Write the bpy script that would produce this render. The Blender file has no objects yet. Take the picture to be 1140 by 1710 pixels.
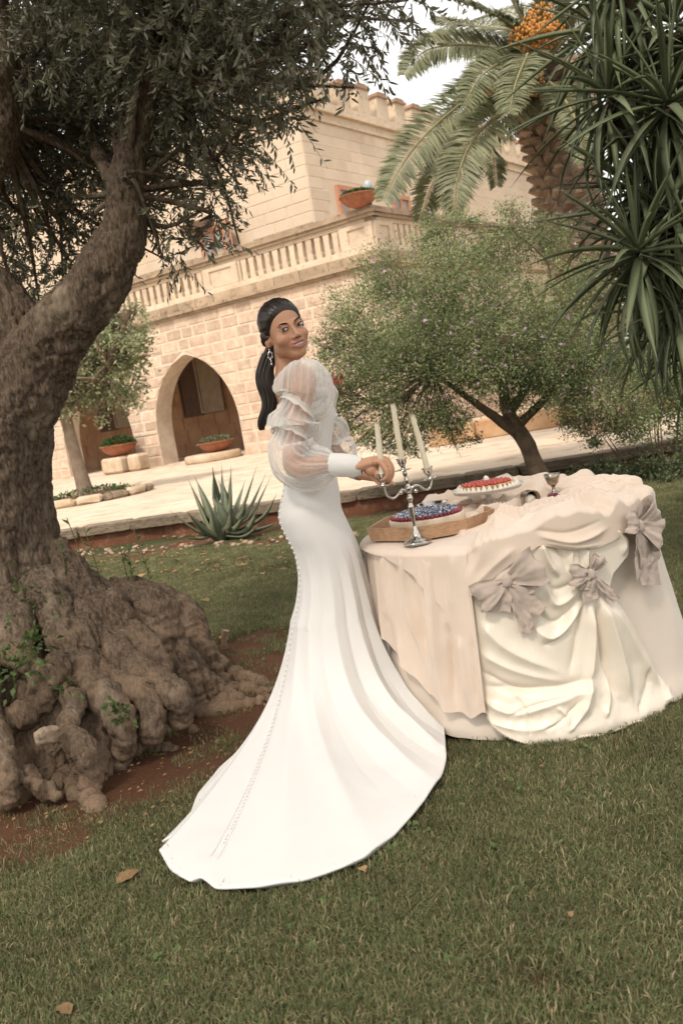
import bpy, math, random
import numpy as np
from mathutils import Vector, Matrix, Euler, noise as mnoise
R_ = math.radians
rng = np.random.default_rng(11)
random.seed(11)
sc = bpy.context.scene
COL = sc.collection

# ------------------------------------------------------------------ camera
CAM_H = 1.28; ROLL = R_(9.3); PITCH = R_(6.8); FPX = 1534.0
cam_d = bpy.data.cameras.new('camera'); cam = bpy.data.objects.new('camera', cam_d); COL.objects.link(cam)
cam_d.sensor_fit = 'VERTICAL'; cam_d.sensor_height = 36.0; cam_d.lens = 36.0*FPX/1710.0
cam_d.clip_start = 0.05; cam_d.clip_end = 3000
_fw = Vector((0, math.cos(PITCH), -math.sin(PITCH))); _up = Vector((0, math.sin(PITCH), math.cos(PITCH))); _rt = Vector((1, 0, 0))
_cx = _rt*math.cos(ROLL) - _up*math.sin(ROLL); _cy = _rt*math.sin(ROLL) + _up*math.cos(ROLL)
mw = Matrix((( _cx.x, _cy.x, -_fw.x, 0), (_cx.y, _cy.y, -_fw.y, 0), (_cx.z, _cy.z, -_fw.z, CAM_H), (0, 0, 0, 1)))
cam.matrix_world = mw
cam_d.dof.use_dof = True; cam_d.dof.focus_distance = 3.55; cam_d.dof.aperture_fstop = 5.0
sc.camera = cam

# ------------------------------------------------------------------ light
SUN_EL = R_(52); SUN_AZ = R_(205)            # azimuth clockwise from +y; light comes from behind the camera, a little left
world = bpy.data.worlds.new('World'); sc.world = world; world.use_nodes = True
wn = world.node_tree; wn.nodes.clear()
wo = wn.nodes.new('ShaderNodeOutputWorld'); wb = wn.nodes.new('ShaderNodeBackground'); sk = wn.nodes.new('ShaderNodeTexSky')
sk.sky_type = 'NISHITA'; sk.sun_disc = False; sk.sun_elevation = SUN_EL; sk.sun_rotation = SUN_AZ; sk.air_density = 1.0; sk.dust_density = 4.0
mx = wn.nodes.new('ShaderNodeMix'); mx.data_type = 'RGBA'; mx.inputs[0].default_value = 0.72
mx.inputs[7].default_value = (9.6, 9.2, 8.5, 1)          # thin bright cloud veil over the whole sky
wn.links.new(sk.outputs[0], mx.inputs[6]); wn.links.new(mx.outputs[2], wb.inputs[0]); wn.links.new(wb.outputs[0], wo.inputs[0])
wb.inputs[1].default_value = 0.135
sun_d = bpy.data.lights.new('sun', 'SUN'); sun = bpy.data.objects.new('sun', sun_d); COL.objects.link(sun)
sun_d.energy = 2.6; sun_d.angle = R_(9); sun_d.color = (1.0, 0.905, 0.78)
sdir = Vector((math.sin(SUN_AZ)*math.cos(SUN_EL), math.cos(SUN_AZ)*math.cos(SUN_EL), math.sin(SUN_EL)))
sun.rotation_euler = sdir.to_track_quat('Z', 'Y').to_euler()
sc.view_settings.view_transform = 'Standard'; sc.view_settings.look = 'None'
sc.view_settings.exposure = 0.30; sc.view_settings.gamma = 1.0
sc.render.engine = 'CYCLES'
sc.cycles.use_denoising = True
sc.cycles.max_bounces = 8; sc.cycles.diffuse_bounces = 3; sc.cycles.glossy_bounces = 3; sc.cycles.transmission_bounces = 6; sc.cycles.transparent_max_bounces = 16
sc.cycles.sample_clamp_indirect = 6

# ------------------------------------------------------------------ helpers
def ray(px, py):
    dx, dy = px-570., py-855.
    u = dx*math.cos(ROLL)-dy*math.sin(ROLL); v = dx*math.sin(ROLL)+dy*math.cos(ROLL)
    return _fw + _rt*(u/FPX) - _up*(v/FPX)
def at(px, py, y):
    d = ray(px, py); q = d*(y/d.y); return np.array((q.x, q.y, q.z+CAM_H))
def atz(px, py, z=0.0):
    d = ray(px, py); t = (z-CAM_H)/d.z; return np.array((d.x*t, d.y*t, z))
A = lambda *a: np.array(a, float)

def vnoise(p, seed=0):
    """value noise in 3D, vectorised, -1..1"""
    p = np.asarray(p, float); i = np.floor(p).astype(np.int64); f = p-i; f = f*f*(3-2*f)
    def h(a, b, c):
        n = (a*374761393 + b*668265263 + c*2147483647 + seed*1274126177) & 0xffffffff
        n = ((n ^ (n >> 13))*1274126177) & 0xffffffff
        n = ((n ^ (n >> 16))*2246822519) & 0xffffffff
        return ((n ^ (n >> 15)) & 0xffff)/32767.5-1
    x, y, z = i[..., 0], i[..., 1], i[..., 2]; u, v, w = f[..., 0], f[..., 1], f[..., 2]
    r = 0
    for a in (0, 1):
        for b in (0, 1):
            for c in (0, 1):
                r = r + h(x+a, y+b, z+c)*(u if a else 1-u)*(v if b else 1-v)*(w if c else 1-w)
    return r
def fbm(p, octv=4, seed=0):
    p = np.asarray(p, float); r = 0; a = 1; s = 0
    for k in range(octv):
        r = r+a*vnoise(p*(2.03**k)+k*7.3, seed+k); s += a; a *= .5
    return r/s
def sstep(a, b, x):
    t = np.clip((np.asarray(x, float)-a)/(b-a), 0, 1); return t*t*(3-2*t)

def meshdata(name, V, F, mat=None, smooth=False, attrs=None, midx=None):
    V = np.asarray(V, dtype=np.float32); me = bpy.data.meshes.new(name)
    if isinstance(F, np.ndarray):
        k = F.shape[1]; m = len(F)
        me.vertices.add(len(V)); me.vertices.foreach_set('co', V.ravel())
        me.loops.add(m*k); me.loops.foreach_set('vertex_index', F.astype(np.int32).ravel())
        me.polygons.add(m); me.polygons.foreach_set('loop_start', np.arange(0, m*k, k, dtype=np.int32))
        me.update(calc_edges=True)
    else:
        me.from_pydata([tuple(map(float, v)) for v in V], [], F); me.update()
    if smooth: me.polygons.foreach_set('use_smooth', np.ones(len(me.polygons), bool))
    for m in (mat if isinstance(mat, (list, tuple)) else [mat]):
        if m is not None: me.materials.append(m)
    if midx is not None: me.polygons.foreach_set('material_index', np.asarray(midx, np.int32))
    for k_, a in (attrs or {}).items():
        at_ = me.attributes.new(k_, 'FLOAT', 'POINT'); at_.data.foreach_set('value', np.asarray(a, np.float32))
    return me
def obj(name, me, parent=None, loc=None, rot=None, scale=None, kind=None, label=None):
    o = bpy.data.objects.new(name, me); COL.objects.link(o)
    if parent is not None: o.parent = parent
    if loc is not None: o.location = loc
    if rot is not None: o.rotation_euler = rot
    if scale is not None: o.scale = scale
    if kind: o['kind'] = kind
    if label: o['label'] = label
    return o
def mk(name, VF, mat, parent=None, smooth=False, attrs=None, kind=None, label=None, **k):
    return obj(name, meshdata(name, VF[0], VF[1], mat, smooth, attrs), parent, kind=kind, label=label, **k)
def tag(o, label, cat, group=None, kind=None):
    o['label'] = label; o['category'] = cat
    if group: o['group'] = group
    if kind: o['kind'] = kind
    return o
def thing(name, label, cat, loc=(0, 0, 0), rotz=0, group=None):
    o = bpy.data.objects.new(name, None); COL.objects.link(o); o.location = tuple(map(float, loc)); o.rotation_euler = (0, 0, rotz)
    o.empty_display_size = .1
    return tag(o, label, cat, group)
def copy_tree(o, parent=None, loc=None, rotz=None, label=None, scale=None):
    c = o.copy(); COL.objects.link(c); c.parent = parent
    if loc is not None: c.location = tuple(map(float, loc))
    if rotz is not None: c.rotation_euler.z = rotz
    if scale is not None: c.scale = scale
    if label: c['label'] = label
    for ch in [x for x in bpy.data.objects if x.parent == o]: copy_tree(ch, c)
    return c

def join(*parts):
    """merge several (V,F) (F arrays or lists) into one"""
    Vs = []; Fs = []; n = 0
    for V, F in parts:
        V = np.asarray(V, float); Vs.append(V)
        Fs += [[int(i)+n for i in f] for f in F]; n += len(V)
    return np.vstack(Vs), Fs
def joinq(parts):
    Vs = []; Fs = []; n = 0
    for V, F in parts: Vs.append(V); Fs.append(F+n); n += len(V)
    return np.vstack(Vs), np.vstack(Fs)
def box(c, s, bev=0, rz=0):
    """box centred c with full size s, optional chamfer"""
    hx, hy, hz = [q/2 for q in s]
    if bev <= 0:
        V = [(x*hx, y*hy, z*hz) for z in (-1, 1) for y in (-1, 1) for x in (-1, 1)]
        F = [[0, 2, 3, 1], [4, 5, 7, 6], [0, 1, 5, 4], [2, 6, 7, 3], [0, 4, 6, 2], [1, 3, 7, 5]]
    else:
        b = min(bev, hx*.9, hy*.9, hz*.9); V = []; idx = {}
        for sx in (-1, 1):
            for sy in (-1, 1):
                for sz in (-1, 1):
                    for a in range(3):
                        q = [sx*(hx-b), sy*(hy-b), sz*(hz-b)]; q[a] = (sx*hx, sy*hy, sz*hz)[a]
                        idx[(sx, sy, sz, a)] = len(V); V.append(tuple(q))
        F = []
        for a in range(3):
            o1, o2 = [q for q in range(3) if q != a]
            for s_ in (-1, 1):
                f = []
                for (p, q) in ((-1, -1), (1, -1), (1, 1), (-1, 1)):
                    k = [0, 0, 0]; k[a] = s_; k[o1] = p; k[o2] = q; f.append(idx[(*k, a)])
                if (s_ > 0) != (a != 1): f.reverse()
                F.append(f)
        for a in range(3):
            o1, o2 = [q for q in range(3) if q != a]
            for p in (-1, 1):
                for q in (-1, 1):
                    k0 = [0, 0, 0]; k0[o1] = p; k0[o2] = q; k1 = list(k0); k0[a] = -1; k1[a] = 1
                    f = [idx[(*k0, o1)], idx[(*k1, o1)], idx[(*k1, o2)], idx[(*k0, o2)]]
                    F.append(f)
        for sx in (-1, 1):
            for sy in (-1, 1):
                for sz in (-1, 1): F.append([idx[(sx, sy, sz, a)] for a in range(3)])
    V = np.array(V, float)
    if rz: c_, s_ = math.cos(rz), math.sin(rz); V = np.c_[V[:, 0]*c_-V[:, 1]*s_, V[:, 0]*s_+V[:, 1]*c_, V[:, 2]]
    return V+np.array(c, float), F
def gridF(nu, nv, cu=False, cv=False):
    """quad indices of a (nu,nv) point grid; cu/cv: closed"""
    i = np.arange(nu if cu else nu-1)[:, None]; j = np.arange(nv if cv else nv-1)[None, :]
    a = i*nv+j; b = ((i+1) % nu)*nv+j; c = ((i+1) % nu)*nv+(j+1) % nv; d = i*nv+(j+1) % nv
    return np.stack([a, b, c, d], -1).reshape(-1, 4)
def spline(pts, n):
    """Catmull-Rom resample of points (k,m) to n"""
    P = np.asarray(pts, float); k = len(P)
    if k == 2: return P[0]+(P[1]-P[0])*np.linspace(0, 1, n)[:, None]
    Q = np.vstack([2*P[0]-P[1], P, 2*P[-1]-P[-2]]); t = np.linspace(0, k-1-1e-9, n); i = np.floor(t).astype(int); f = (t-i)[:, None]
    a, b, c, d = Q[i], Q[i+1], Q[i+2], Q[i+3]
    return .5*((2*b)+(-a+c)*f+(2*a-5*b+4*c-d)*f*f+(-a+3*b-3*c+d)*f**3)
def frames(P):
    T = np.gradient(P, axis=0); T /= np.linalg.norm(T, axis=1)[:, None]+1e-12
    up = A(0, 0, 1) if abs(T[0, 2]) < .9 else A(1, 0, 0)
    n = np.cross(T[0], up); n /= np.linalg.norm(n); N = [n]
    for i in range(1, len(P)):
        n = N[-1]-T[i]*(N[-1]@T[i]); n /= np.linalg.norm(n)+1e-12; N.append(n)
    N = np.array(N); return T, N, np.cross(T, N)
def tube(pts, rad, seg=10, n=None, caps=True, mod=None):
    """pts (k,3), rad (k,) ; mod(theta,t)->radius factor"""
    P = np.asarray(pts, float); r = np.asarray(rad, float)*np.ones(len(P))
    if n: pr = spline(np.c_[P, r], n); P, r = pr[:, :3], np.maximum(pr[:, 3], 1e-4)
    T, N, B = frames(P); th = np.linspace(0, 2*np.pi, seg, endpoint=False); m = len(P)
    rr = r[:, None]*np.ones((m, seg))
    if mod is not None: rr = rr*mod(th[None, :], np.linspace(0, 1, m)[:, None])
    V = P[:, None, :]+rr[..., None]*(np.cos(th)[None, :, None]*N[:, None, :]+np.sin(th)[None, :, None]*B[:, None, :])
    F = gridF(m, seg, cv=True); V = V.reshape(-1, 3)
    if caps:
        V = np.vstack([V, P[0], P[-1]]); a, b = m*seg, m*seg+1; j = np.arange(seg); k = (j+1) % seg
        F = np.vstack([F, np.c_[a+0*j, k, j, j][:, [0, 1, 2, 2]], np.c_[b+0*j, (m-1)*seg+j, (m-1)*seg+k, (m-1)*seg+k]])
        Fl = [list(map(int, f)) for f in F[:m*seg if False else (len(F)-2*seg)]]
        Fl += [[a, int(y), int(x)] for x, y in zip(j, k)] + [[b, int((m-1)*seg+x), int((m-1)*seg+y)] for x, y in zip(j, k)]
        return V, Fl
    return V, F
def lathe(prof, seg=32, c=(0, 0, 0), mod=None):
    """profile list of (r,z) revolved about z"""
    pr = np.asarray(prof, float); th = np.linspace(0, 2*np.pi, seg, endpoint=False)
    r = pr[:, 0][:, None]*np.ones((1, seg))
    if mod is not None: r = r*mod(th[None, :], np.linspace(0, 1, len(pr))[:, None])
    V = np.stack([r*np.cos(th), r*np.sin(th), pr[:, 1][:, None]+0*r], -1).reshape(-1, 3)+np.array(c, float)
    return V, gridF(len(pr), seg, cv=True)[:, ::-1]
def ball(c, r, seg=8, rings=6):
    t = np.linspace(0.001, np.pi-.001, rings+1); rr = np.asarray(r, float)*np.ones(3)
    V, F = lathe(np.c_[np.sin(t), -np.cos(t)], seg); return V*rr+np.array(c, float), F
def xform(VF, M=None, loc=None):
    V, F = VF; V = np.asarray(V, float)
    if M is not None: V = V@np.array(M).T
    if loc is not None: V = V+np.asarray(loc)
    return V, F
def voxel(name, parts, size, smooth=2, mat=None):
    """union several closed shells into one continuous mesh by voxel remesh"""
    V, F = join(*parts); me = meshdata(name+'_raw', V, F); o = bpy.data.objects.new('tmp', me); COL.objects.link(o)
    m = o.modifiers.new('r', 'REMESH'); m.mode = 'VOXEL'; m.voxel_size = size
    if smooth: s = o.modifiers.new('s', 'SMOOTH'); s.iterations = smooth; s.factor = .5
    dg = bpy.context.evaluated_depsgraph_get(); e = o.evaluated_get(dg); m2 = bpy.data.meshes.new_from_object(e)
    n = len(m2.vertices); co = np.empty(n*3, np.float32); m2.vertices.foreach_get('co', co); co = co.reshape(-1, 3)
    fn = np.empty(n*3, np.float32); m2.vertices.foreach_get('normal', fn); fn = fn.reshape(-1, 3)
    q = np.empty(len(m2.loops), np.int32); m2.loops.foreach_get('vertex_index', q)
    bpy.data.objects.remove(o); bpy.data.meshes.remove(me); bpy.data.meshes.remove(m2)
    return co.astype(float), q.reshape(-1, 4), fn.astype(float)

# ------------------------------------------------------------------ materials
def mat(name, col, col2=None, rough=.8, metal=0., nscale=3., ramp=(.4, .62), col3=None, n3scale=30., ramp3=(.5, .7), bump=0., bscale=60., bdist=.01,
        stretch=None, tint=False, transl=0., spec=.3, rand=0., sheen=0., attr=None, attrcol=None, alpha=None, b2=None, coat=0., aniso=0.):
    m = bpy.data.materials.new(name); m.use_nodes = True; nt = m.node_tree; N = nt.nodes; L = nt.links
    N.clear(); out = N.new('ShaderNodeOutputMaterial'); b = N.new('ShaderNodeBsdfPrincipled')
    tc = N.new('ShaderNodeTexCoord'); vec = tc.outputs['Object']
    if stretch:
        mp = N.new('ShaderNodeMapping'); mp.inputs['Scale'].default_value = stretch; L.new(vec, mp.inputs[0]); vec = mp.outputs[0]
    if rand:
        oi = N.new('ShaderNodeObjectInfo'); ad = N.new('ShaderNodeVectorMath'); ad.operation = 'ADD'
        sm = N.new('ShaderNodeMath'); sm.operation = 'MULTIPLY'; sm.inputs[1].default_value = 50; L.new(oi.outputs['Random'], sm.inputs[0])
        L.new(vec, ad.inputs[0]); L.new(sm.outputs[0], ad.inputs[1]); vec = ad.outputs[0]
    rgba = lambda c: (c[0], c[1], c[2], 1)
    def noise_mask(scale, rmp, det=6):
        n = N.new('ShaderNodeTexNoise'); n.inputs['Scale'].default_value = scale; n.inputs['Detail'].default_value = det; n.inputs['Roughness'].default_value = .62
        L.new(vec, n.inputs['Vector']); r = N.new('ShaderNodeMapRange'); r.inputs[1].default_value = rmp[0]; r.inputs[2].default_value = rmp[1]
        L.new(n.outputs[0], r.inputs[0]); return r.outputs[0]
    def mixc(f, a, bb):
        x = N.new('ShaderNodeMix'); x.data_type = 'RGBA'
        if isinstance(f, float): x.inputs[0].default_value = f
        else: L.new(f, x.inputs[0])
        for s_, v in ((6, a), (7, bb)):
            if isinstance(v, tuple): x.inputs[s_].default_value = v
            else: L.new(v, x.inputs[s_])
        return x.outputs[2]
    c = rgba(col)
    if col2 is not None: c = mixc(noise_mask(nscale, ramp), c, rgba(col2))
    if col3 is not None: c = mixc(noise_mask(n3scale, ramp3), c, rgba(col3))
    if attr:
        a_ = N.new('ShaderNodeAttribute'); a_.attribute_name = attr; c = mixc(a_.outputs['Fac'], c, rgba(attrcol))
    val = None
    if tint:
        a_ = N.new('ShaderNodeAttribute'); a_.attribute_name = 'tint'; val = a_.outputs['Fac']
    if rand:
        r = N.new('ShaderNodeMapRange'); r.inputs[3].default_value = 1-rand; r.inputs[4].default_value = 1+rand; L.new(oi.outputs['Random'], r.inputs[0])
        if val is None: val = r.outputs[0]
        else:
            x = N.new('ShaderNodeMath'); x.operation = 'MULTIPLY'; L.new(val, x.inputs[0]); L.new(r.outputs[0], x.inputs[1]); val = x.outputs[0]
    if val is not None:
        h = N.new('ShaderNodeHueSaturation')
        if isinstance(c, tuple): h.inputs['Color'].default_value = c
        else: L.new(c, h.inputs['Color'])
        L.new(val, h.inputs['Value']); c = h.outputs[0]
    if isinstance(c, tuple): b.inputs['Base Color'].default_value = c
    else: L.new(c, b.inputs['Base Color'])
    b.inputs['Roughness'].default_value = rough; b.inputs['Metallic'].default_value = metal; b.inputs['Specular IOR Level'].default_value = spec
    if sheen: b.inputs['Sheen Weight'].default_value = sheen
    if coat: b.inputs['Coat Weight'].default_value = coat
    if aniso: b.inputs['Anisotropic'].default_value = aniso
    if bump:
        n = N.new('ShaderNodeTexNoise'); n.inputs['Scale'].default_value = bscale; n.inputs['Detail'].default_value = 8; n.inputs['Roughness'].default_value = .65
        L.new(vec, n.inputs['Vector']); bp = N.new('ShaderNodeBump'); bp.inputs['Strength'].default_value = bump; bp.inputs['Distance'].default_value = bdist
        hsrc = n.outputs[0]
        if b2:
            v = N.new('ShaderNodeTexVoronoi'); v.feature = 'DISTANCE_TO_EDGE'; v.inputs['Scale'].default_value = b2; L.new(vec, v.inputs['Vector'])
            x = N.new('ShaderNodeMath'); x.operation = 'MINIMUM'; x.inputs[1].default_value = .25; L.new(v.outputs[0], x.inputs[0])
            y = N.new('ShaderNodeMath'); y.operation = 'MULTIPLY_ADD'; y.inputs[1].default_value = 2.5; L.new(x.outputs[0], y.inputs[0]); L.new(n.outputs[0], y.inputs[2]); hsrc = y.outputs[0]
        L.new(hsrc, bp.inputs['Height']); L.new(bp.outputs[0], b.inputs['Normal'])
    s = b.outputs[0]
    if transl:
        t = N.new('ShaderNodeBsdfTranslucent'); ms = N.new('ShaderNodeMixShader'); ms.inputs[0].default_value = transl
        if isinstance(c, tuple): t.inputs[0].default_value = c
        else: L.new(c, t.inputs[0])
        L.new(s, ms.inputs[1]); L.new(t.outputs[0], ms.inputs[2]); s = ms.outputs[0]
    if alpha is not None:
        t = N.new('ShaderNodeBsdfTransparent'); ms = N.new('ShaderNodeMixShader')
        if isinstance(alpha, tuple):      # opacity facing -> grazing, as a woven net really behaves
            lw = N.new('ShaderNodeLayerWeight'); lw.inputs[0].default_value = .35
            r = N.new('ShaderNodeMapRange'); r.inputs[3].default_value = alpha[0]; r.inputs[4].default_value = alpha[1]; L.new(lw.outputs['Facing'], r.inputs[0]); L.new(r.outputs[0], ms.inputs[0])
        else: ms.inputs[0].default_value = alpha
        L.new(t.outputs[0], ms.inputs[1]); L.new(s, ms.inputs[2]); s = ms.outputs[0]
    L.new(s, out.inputs[0])
    return m
# ------------------------------------------------------------------ ground
HEM_PX = [(447,1234),(408,1257),(366,1294),(334,1336),(317,1378),(306,1410),(278,1412),(266,1429),(287,1466),(320,1487),(338,1480),(362,1498),(436,1496),
          (506,1487),(566,1466),(613,1447),(659,1410),(696,1368),(738,1313),(747,1275),(743,1222),(692,1206)]
HEM = np.array([atz(*p)[:2] for p in HEM_PX])
TBL = A(0.64, 3.68)                                    # table centre
SOIL = [(30,1400,.34),(0,1330,.35),(90,1330,.30),(180,1290,.25),(240,1250,.2),(-60,1450,.35),(430,1070,.30),(420,1185,.22),(390,1110,.3),(330,1215,.18),(60,1440,.12),
        (330,905,.5),(250,925,.35),(450,905,.4),(620,855,.7),(395,1235,.09),(560,1590,.05),(900,1640,.12),(280,1290,.14)]
SOILW = [(*atz(a, b)[:2], r) for a, b, r in SOIL]
def soil(x, y):
    q = np.stack([x, y, 0*x], -1); n = fbm(q*5, 4, 3)*.55; m = np.zeros_like(x)
    for sx, sy, r in SOILW:
        d = np.hypot(x-sx, (y-sy)*(.75 if y is None else 1))/r
        m = np.maximum(m, sstep(1.15, .55, d+n*.7))
    m = np.maximum(m, sstep(1.25, .95, np.hypot(x+1.15, (y-4.2)*.9)+n*.3))
    m = np.maximum(m, .9*sstep(.28, .05, np.abs(y-10.0)+n*.25))
    return np.clip(m+.35*sstep(.25, .6, fbm(q*1.7, 3, 9)), 0, 1)
def inpoly(x, y, poly):
    r = np.zeros(x.shape, bool); n = len(poly)
    for i in range(n):
        x1, y1 = poly[i]; x2, y2 = poly[(i+1) % n]
        c = ((y1 > y) != (y2 > y)) & (x < (x2-x1)*(y-y1)/(y2-y1+1e-12)+x1); r ^= c
    return r
gx = np.linspace(-7, 9, 320); gy = np.linspace(.6, 10.6, 220); X, Y = np.meshgrid(gx, gy, indexing='ij')
edge = sstep(7, 5.5, np.abs(X-1))*sstep(.6, 1.2, Y)*sstep(10.2, 9.6, Y)
Z = fbm(np.stack([X, Y, 0*X], -1)*1.3, 3, 5)*.012*edge
S = soil(X, Y)
m_ground = mat('lawn_soil', (.065, .065, .028), (.095, .082, .040), rough=.95, nscale=9, ramp=(.35, .65), col3=(.11, .075, .035), n3scale=60, ramp3=(.55, .75),
               attr='soil', attrcol=(.120, .058, .034), bump=.8, bscale=70, bdist=.02, spec=.1)
g = mk('lawn', (np.stack([X, Y, Z], -1).reshape(-1, 3), gridF(320, 220)), m_ground, smooth=True, attrs={'soil': S.ravel()}, kind='structure')
# the rest of the ground, out to the horizon
o_, i_ = 900., None
Vo = [(-900, -900, -.004), (900, -900, -.004), (900, 900, -.004), (-900, 900, -.004), (-7, .6, -.004), (9, .6, -.004), (9, 10.6, -.004), (-7, 10.6, -.004)]
mk('ground', (Vo, [[0, 1, 5, 4], [1, 2, 6, 5], [2, 3, 7, 6], [3, 0, 4, 7]]), mat('far_ground', (.035, .042, .012), (.06, .055, .02), rough=.95, nscale=2), kind='structure')

# grass: geometry-node instances of small turf tufts
def blade_patch(seed, nb=120, rad=.075, h=.03, straw=.25):
    r = np.random.default_rng(seed); V = []; F = []; T = []
    for k in range(nb):
        a = r.uniform(0, 6.28); d = rad*math.sqrt(r.uniform()); x, y = d*math.cos(a), d*math.sin(a)
        hh = h*r.uniform(.45, 1.25); lean = r.uniform(.1, 1.1)*hh; la = r.uniform(0, 6.28); w = r.uniform(.0008, .0016); fa = r.uniform(0, 6.28)
        dx, dy = math.cos(la)*lean, math.sin(la)*lean; wx, wy = math.cos(fa)*w, math.sin(fa)*w; n = len(V)
        V += [(x-wx, y-wy, -.004), (x+wx, y+wy, -.004), (x+dx*.4-wx*.8, y+dy*.4-wy*.8, hh*.6), (x+dx*.4+wx*.8, y+dy*.4+wy*.8, hh*.6), (x+dx, y+dy, hh*(1-.25*lean/hh))]
        F += [[n, n+1, n+3, n+2], [n+2, n+3, n+4]]; t = 1.0 if r.uniform() < straw else 0.0; T += [t]*5
    return V, F, T
m_grass = mat('grass_blades', (.115, .148, .058), (.200, .205, .100), rough=.6, nscale=1.6, ramp=(.35, .65), attr='straw', attrcol=(.36, .29, .17), transl=.25, spec=.25, rand=.35)
tuftcol = bpy.data.collections.new('turf_tufts')
for k in range(5):
    V, F, T = blade_patch(k, straw=(.16, .2, .3, .2, .55)[k], h=(.020, .023, .018, .026, .014)[k])
    o = bpy.data.objects.new('turf_tuft', meshdata('turf_tuft', V, F, m_grass, attrs={'straw': T})); tuftcol.objects.link(o)
# point field: density by distance, none on bare soil or under the train and table
def scatter(n, x0, x1, y0, y1):
    x = rng.uniform(x0, x1, n); y = rng.uniform(y0, y1, n)
    s = soil(x, y); keep = (rng.uniform(size=n) > s*.93) & (np.abs(x-.1*y) < .50*y+.45)
    keep &= rng.uniform(size=n) > .55*sstep(.0, .5, fbm(np.stack([x*2.3, y*2.3, 0*x], -1), 3, 77))
    HC = HEM.mean(0); hd_ = HEM-HC; hs = HC+hd_*(1+.035/np.linalg.norm(hd_, axis=1)[:, None])
    keep &= ~inpoly(x, y, hs); keep &= np.hypot(x-TBL[0], y-TBL[1]) > .60
    return x[keep], y[keep]
xs = []; ys = []
for (n, a, b, c, d) in ((9000, -1.6, 1.9, 1.2, 3.2), (13000, -2.6, 3.2, 3.2, 6), (16000, -4.5, 6.5, 6, 10.1)):
    x, y = scatter(n, a, b, c, d); xs.append(x); ys.append(y)
x = np.concatenate(xs); y = np.concatenate(ys); z = 0*x
gp = bpy.data.meshes.new('grass_points'); gp.vertices.add(len(x)); gp.vertices.foreach_set('co', np.c_[x, y, z].astype(np.float32).ravel())
go = bpy.data.objects.new('lawn_grass', gp); COL.objects.link(go); tag(go, 'short mown lawn grass with straw-coloured blades covering the ground', 'grass', kind='stuff')
ng = bpy.data.node_groups.new('turf', 'GeometryNodeTree')
ng.interface.new_socket('Geometry', in_out='INPUT', socket_type='NodeSocketGeometry'); ng.interface.new_socket('Geometry', in_out='OUTPUT', socket_type='NodeSocketGeometry')
ni = ng.nodes.new('NodeGroupInput'); no = ng.nodes.new('NodeGroupOutput'); mp_ = ng.nodes.new('GeometryNodeMeshToPoints'); ip = ng.nodes.new('GeometryNodeInstanceOnPoints')
ci = ng.nodes.new('GeometryNodeCollectionInfo'); ci.inputs[0].default_value = tuftcol; ci.inputs[1].default_value = True; ci.inputs[2].default_value = True
rv = ng.nodes.new('FunctionNodeRandomValue'); rv.data_type = 'FLOAT_VECTOR'; rv.inputs[0].default_value = (-.12, -.12, 0); rv.inputs[1].default_value = (.12, .12, 6.283)
rs = ng.nodes.new('FunctionNodeRandomValue'); rs.data_type = 'FLOAT'; rs.inputs[2].default_value = .7; rs.inputs[3].default_value = 1.35
ng.links.new(ni.outputs[0], mp_.inputs[0]); ng.links.new(mp_.outputs[0], ip.inputs['Points']); ng.links.new(ci.outputs[0], ip.inputs['Instance'])
ip.inputs['Pick Instance'].default_value = True
ng.links.new(rv.outputs[0], ip.inputs['Rotation']); ng.links.new(rs.outputs[1], ip.inputs['Scale']); ng.links.new(ip.outputs[0], no.inputs[0])
gm = go.modifiers.new('turf', 'NODES'); gm.node_group = ng

# broad-leaved weeds and clover in the turf
g_ = np.random.default_rng(55); V = []; T = []
for k in range(420):
    yy = 1.6+8*g_.uniform()**1.6; xx = .1*yy+g_.uniform(-.5, .5)*yy
    if inpoly(np.array([xx]), np.array([yy]), HEM)[0] or math.hypot(xx-TBL[0], yy-TBL[1]) < .62: continue
    cl = fbm(np.array([[xx*1.7, yy*1.7, 0]]), 2, 91)[0]
    if cl < .02: continue
    for q in range(g_.integers(5, 10)):
        a = g_.uniform(0, 6.28); l = g_.uniform(.010, .026); w = l*.38; d_ = A(math.cos(a), math.sin(a), g_.uniform(.1, .7)); s_ = A(-math.sin(a), math.cos(a), 0); p = A(xx, yy, .008)+g_.normal(size=3)*A(.012, .012, .003)
        V.append([p, p+d_*l*.5+s_*w, p+d_*l, p+d_*l*.5-s_*w]); T += [g_.uniform(.7, 1.3)]*4
V = np.array(V).reshape(-1, 3)
obj('lawn_weeds', meshdata('lawn_weeds', V, np.arange(len(V)).reshape(-1, 4), mat('weed_leaf', (.075, .125, .035), (.11, .15, .05), rough=.5, tint=True, transl=.2), attrs={'tint': T}), kind='stuff')
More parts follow.
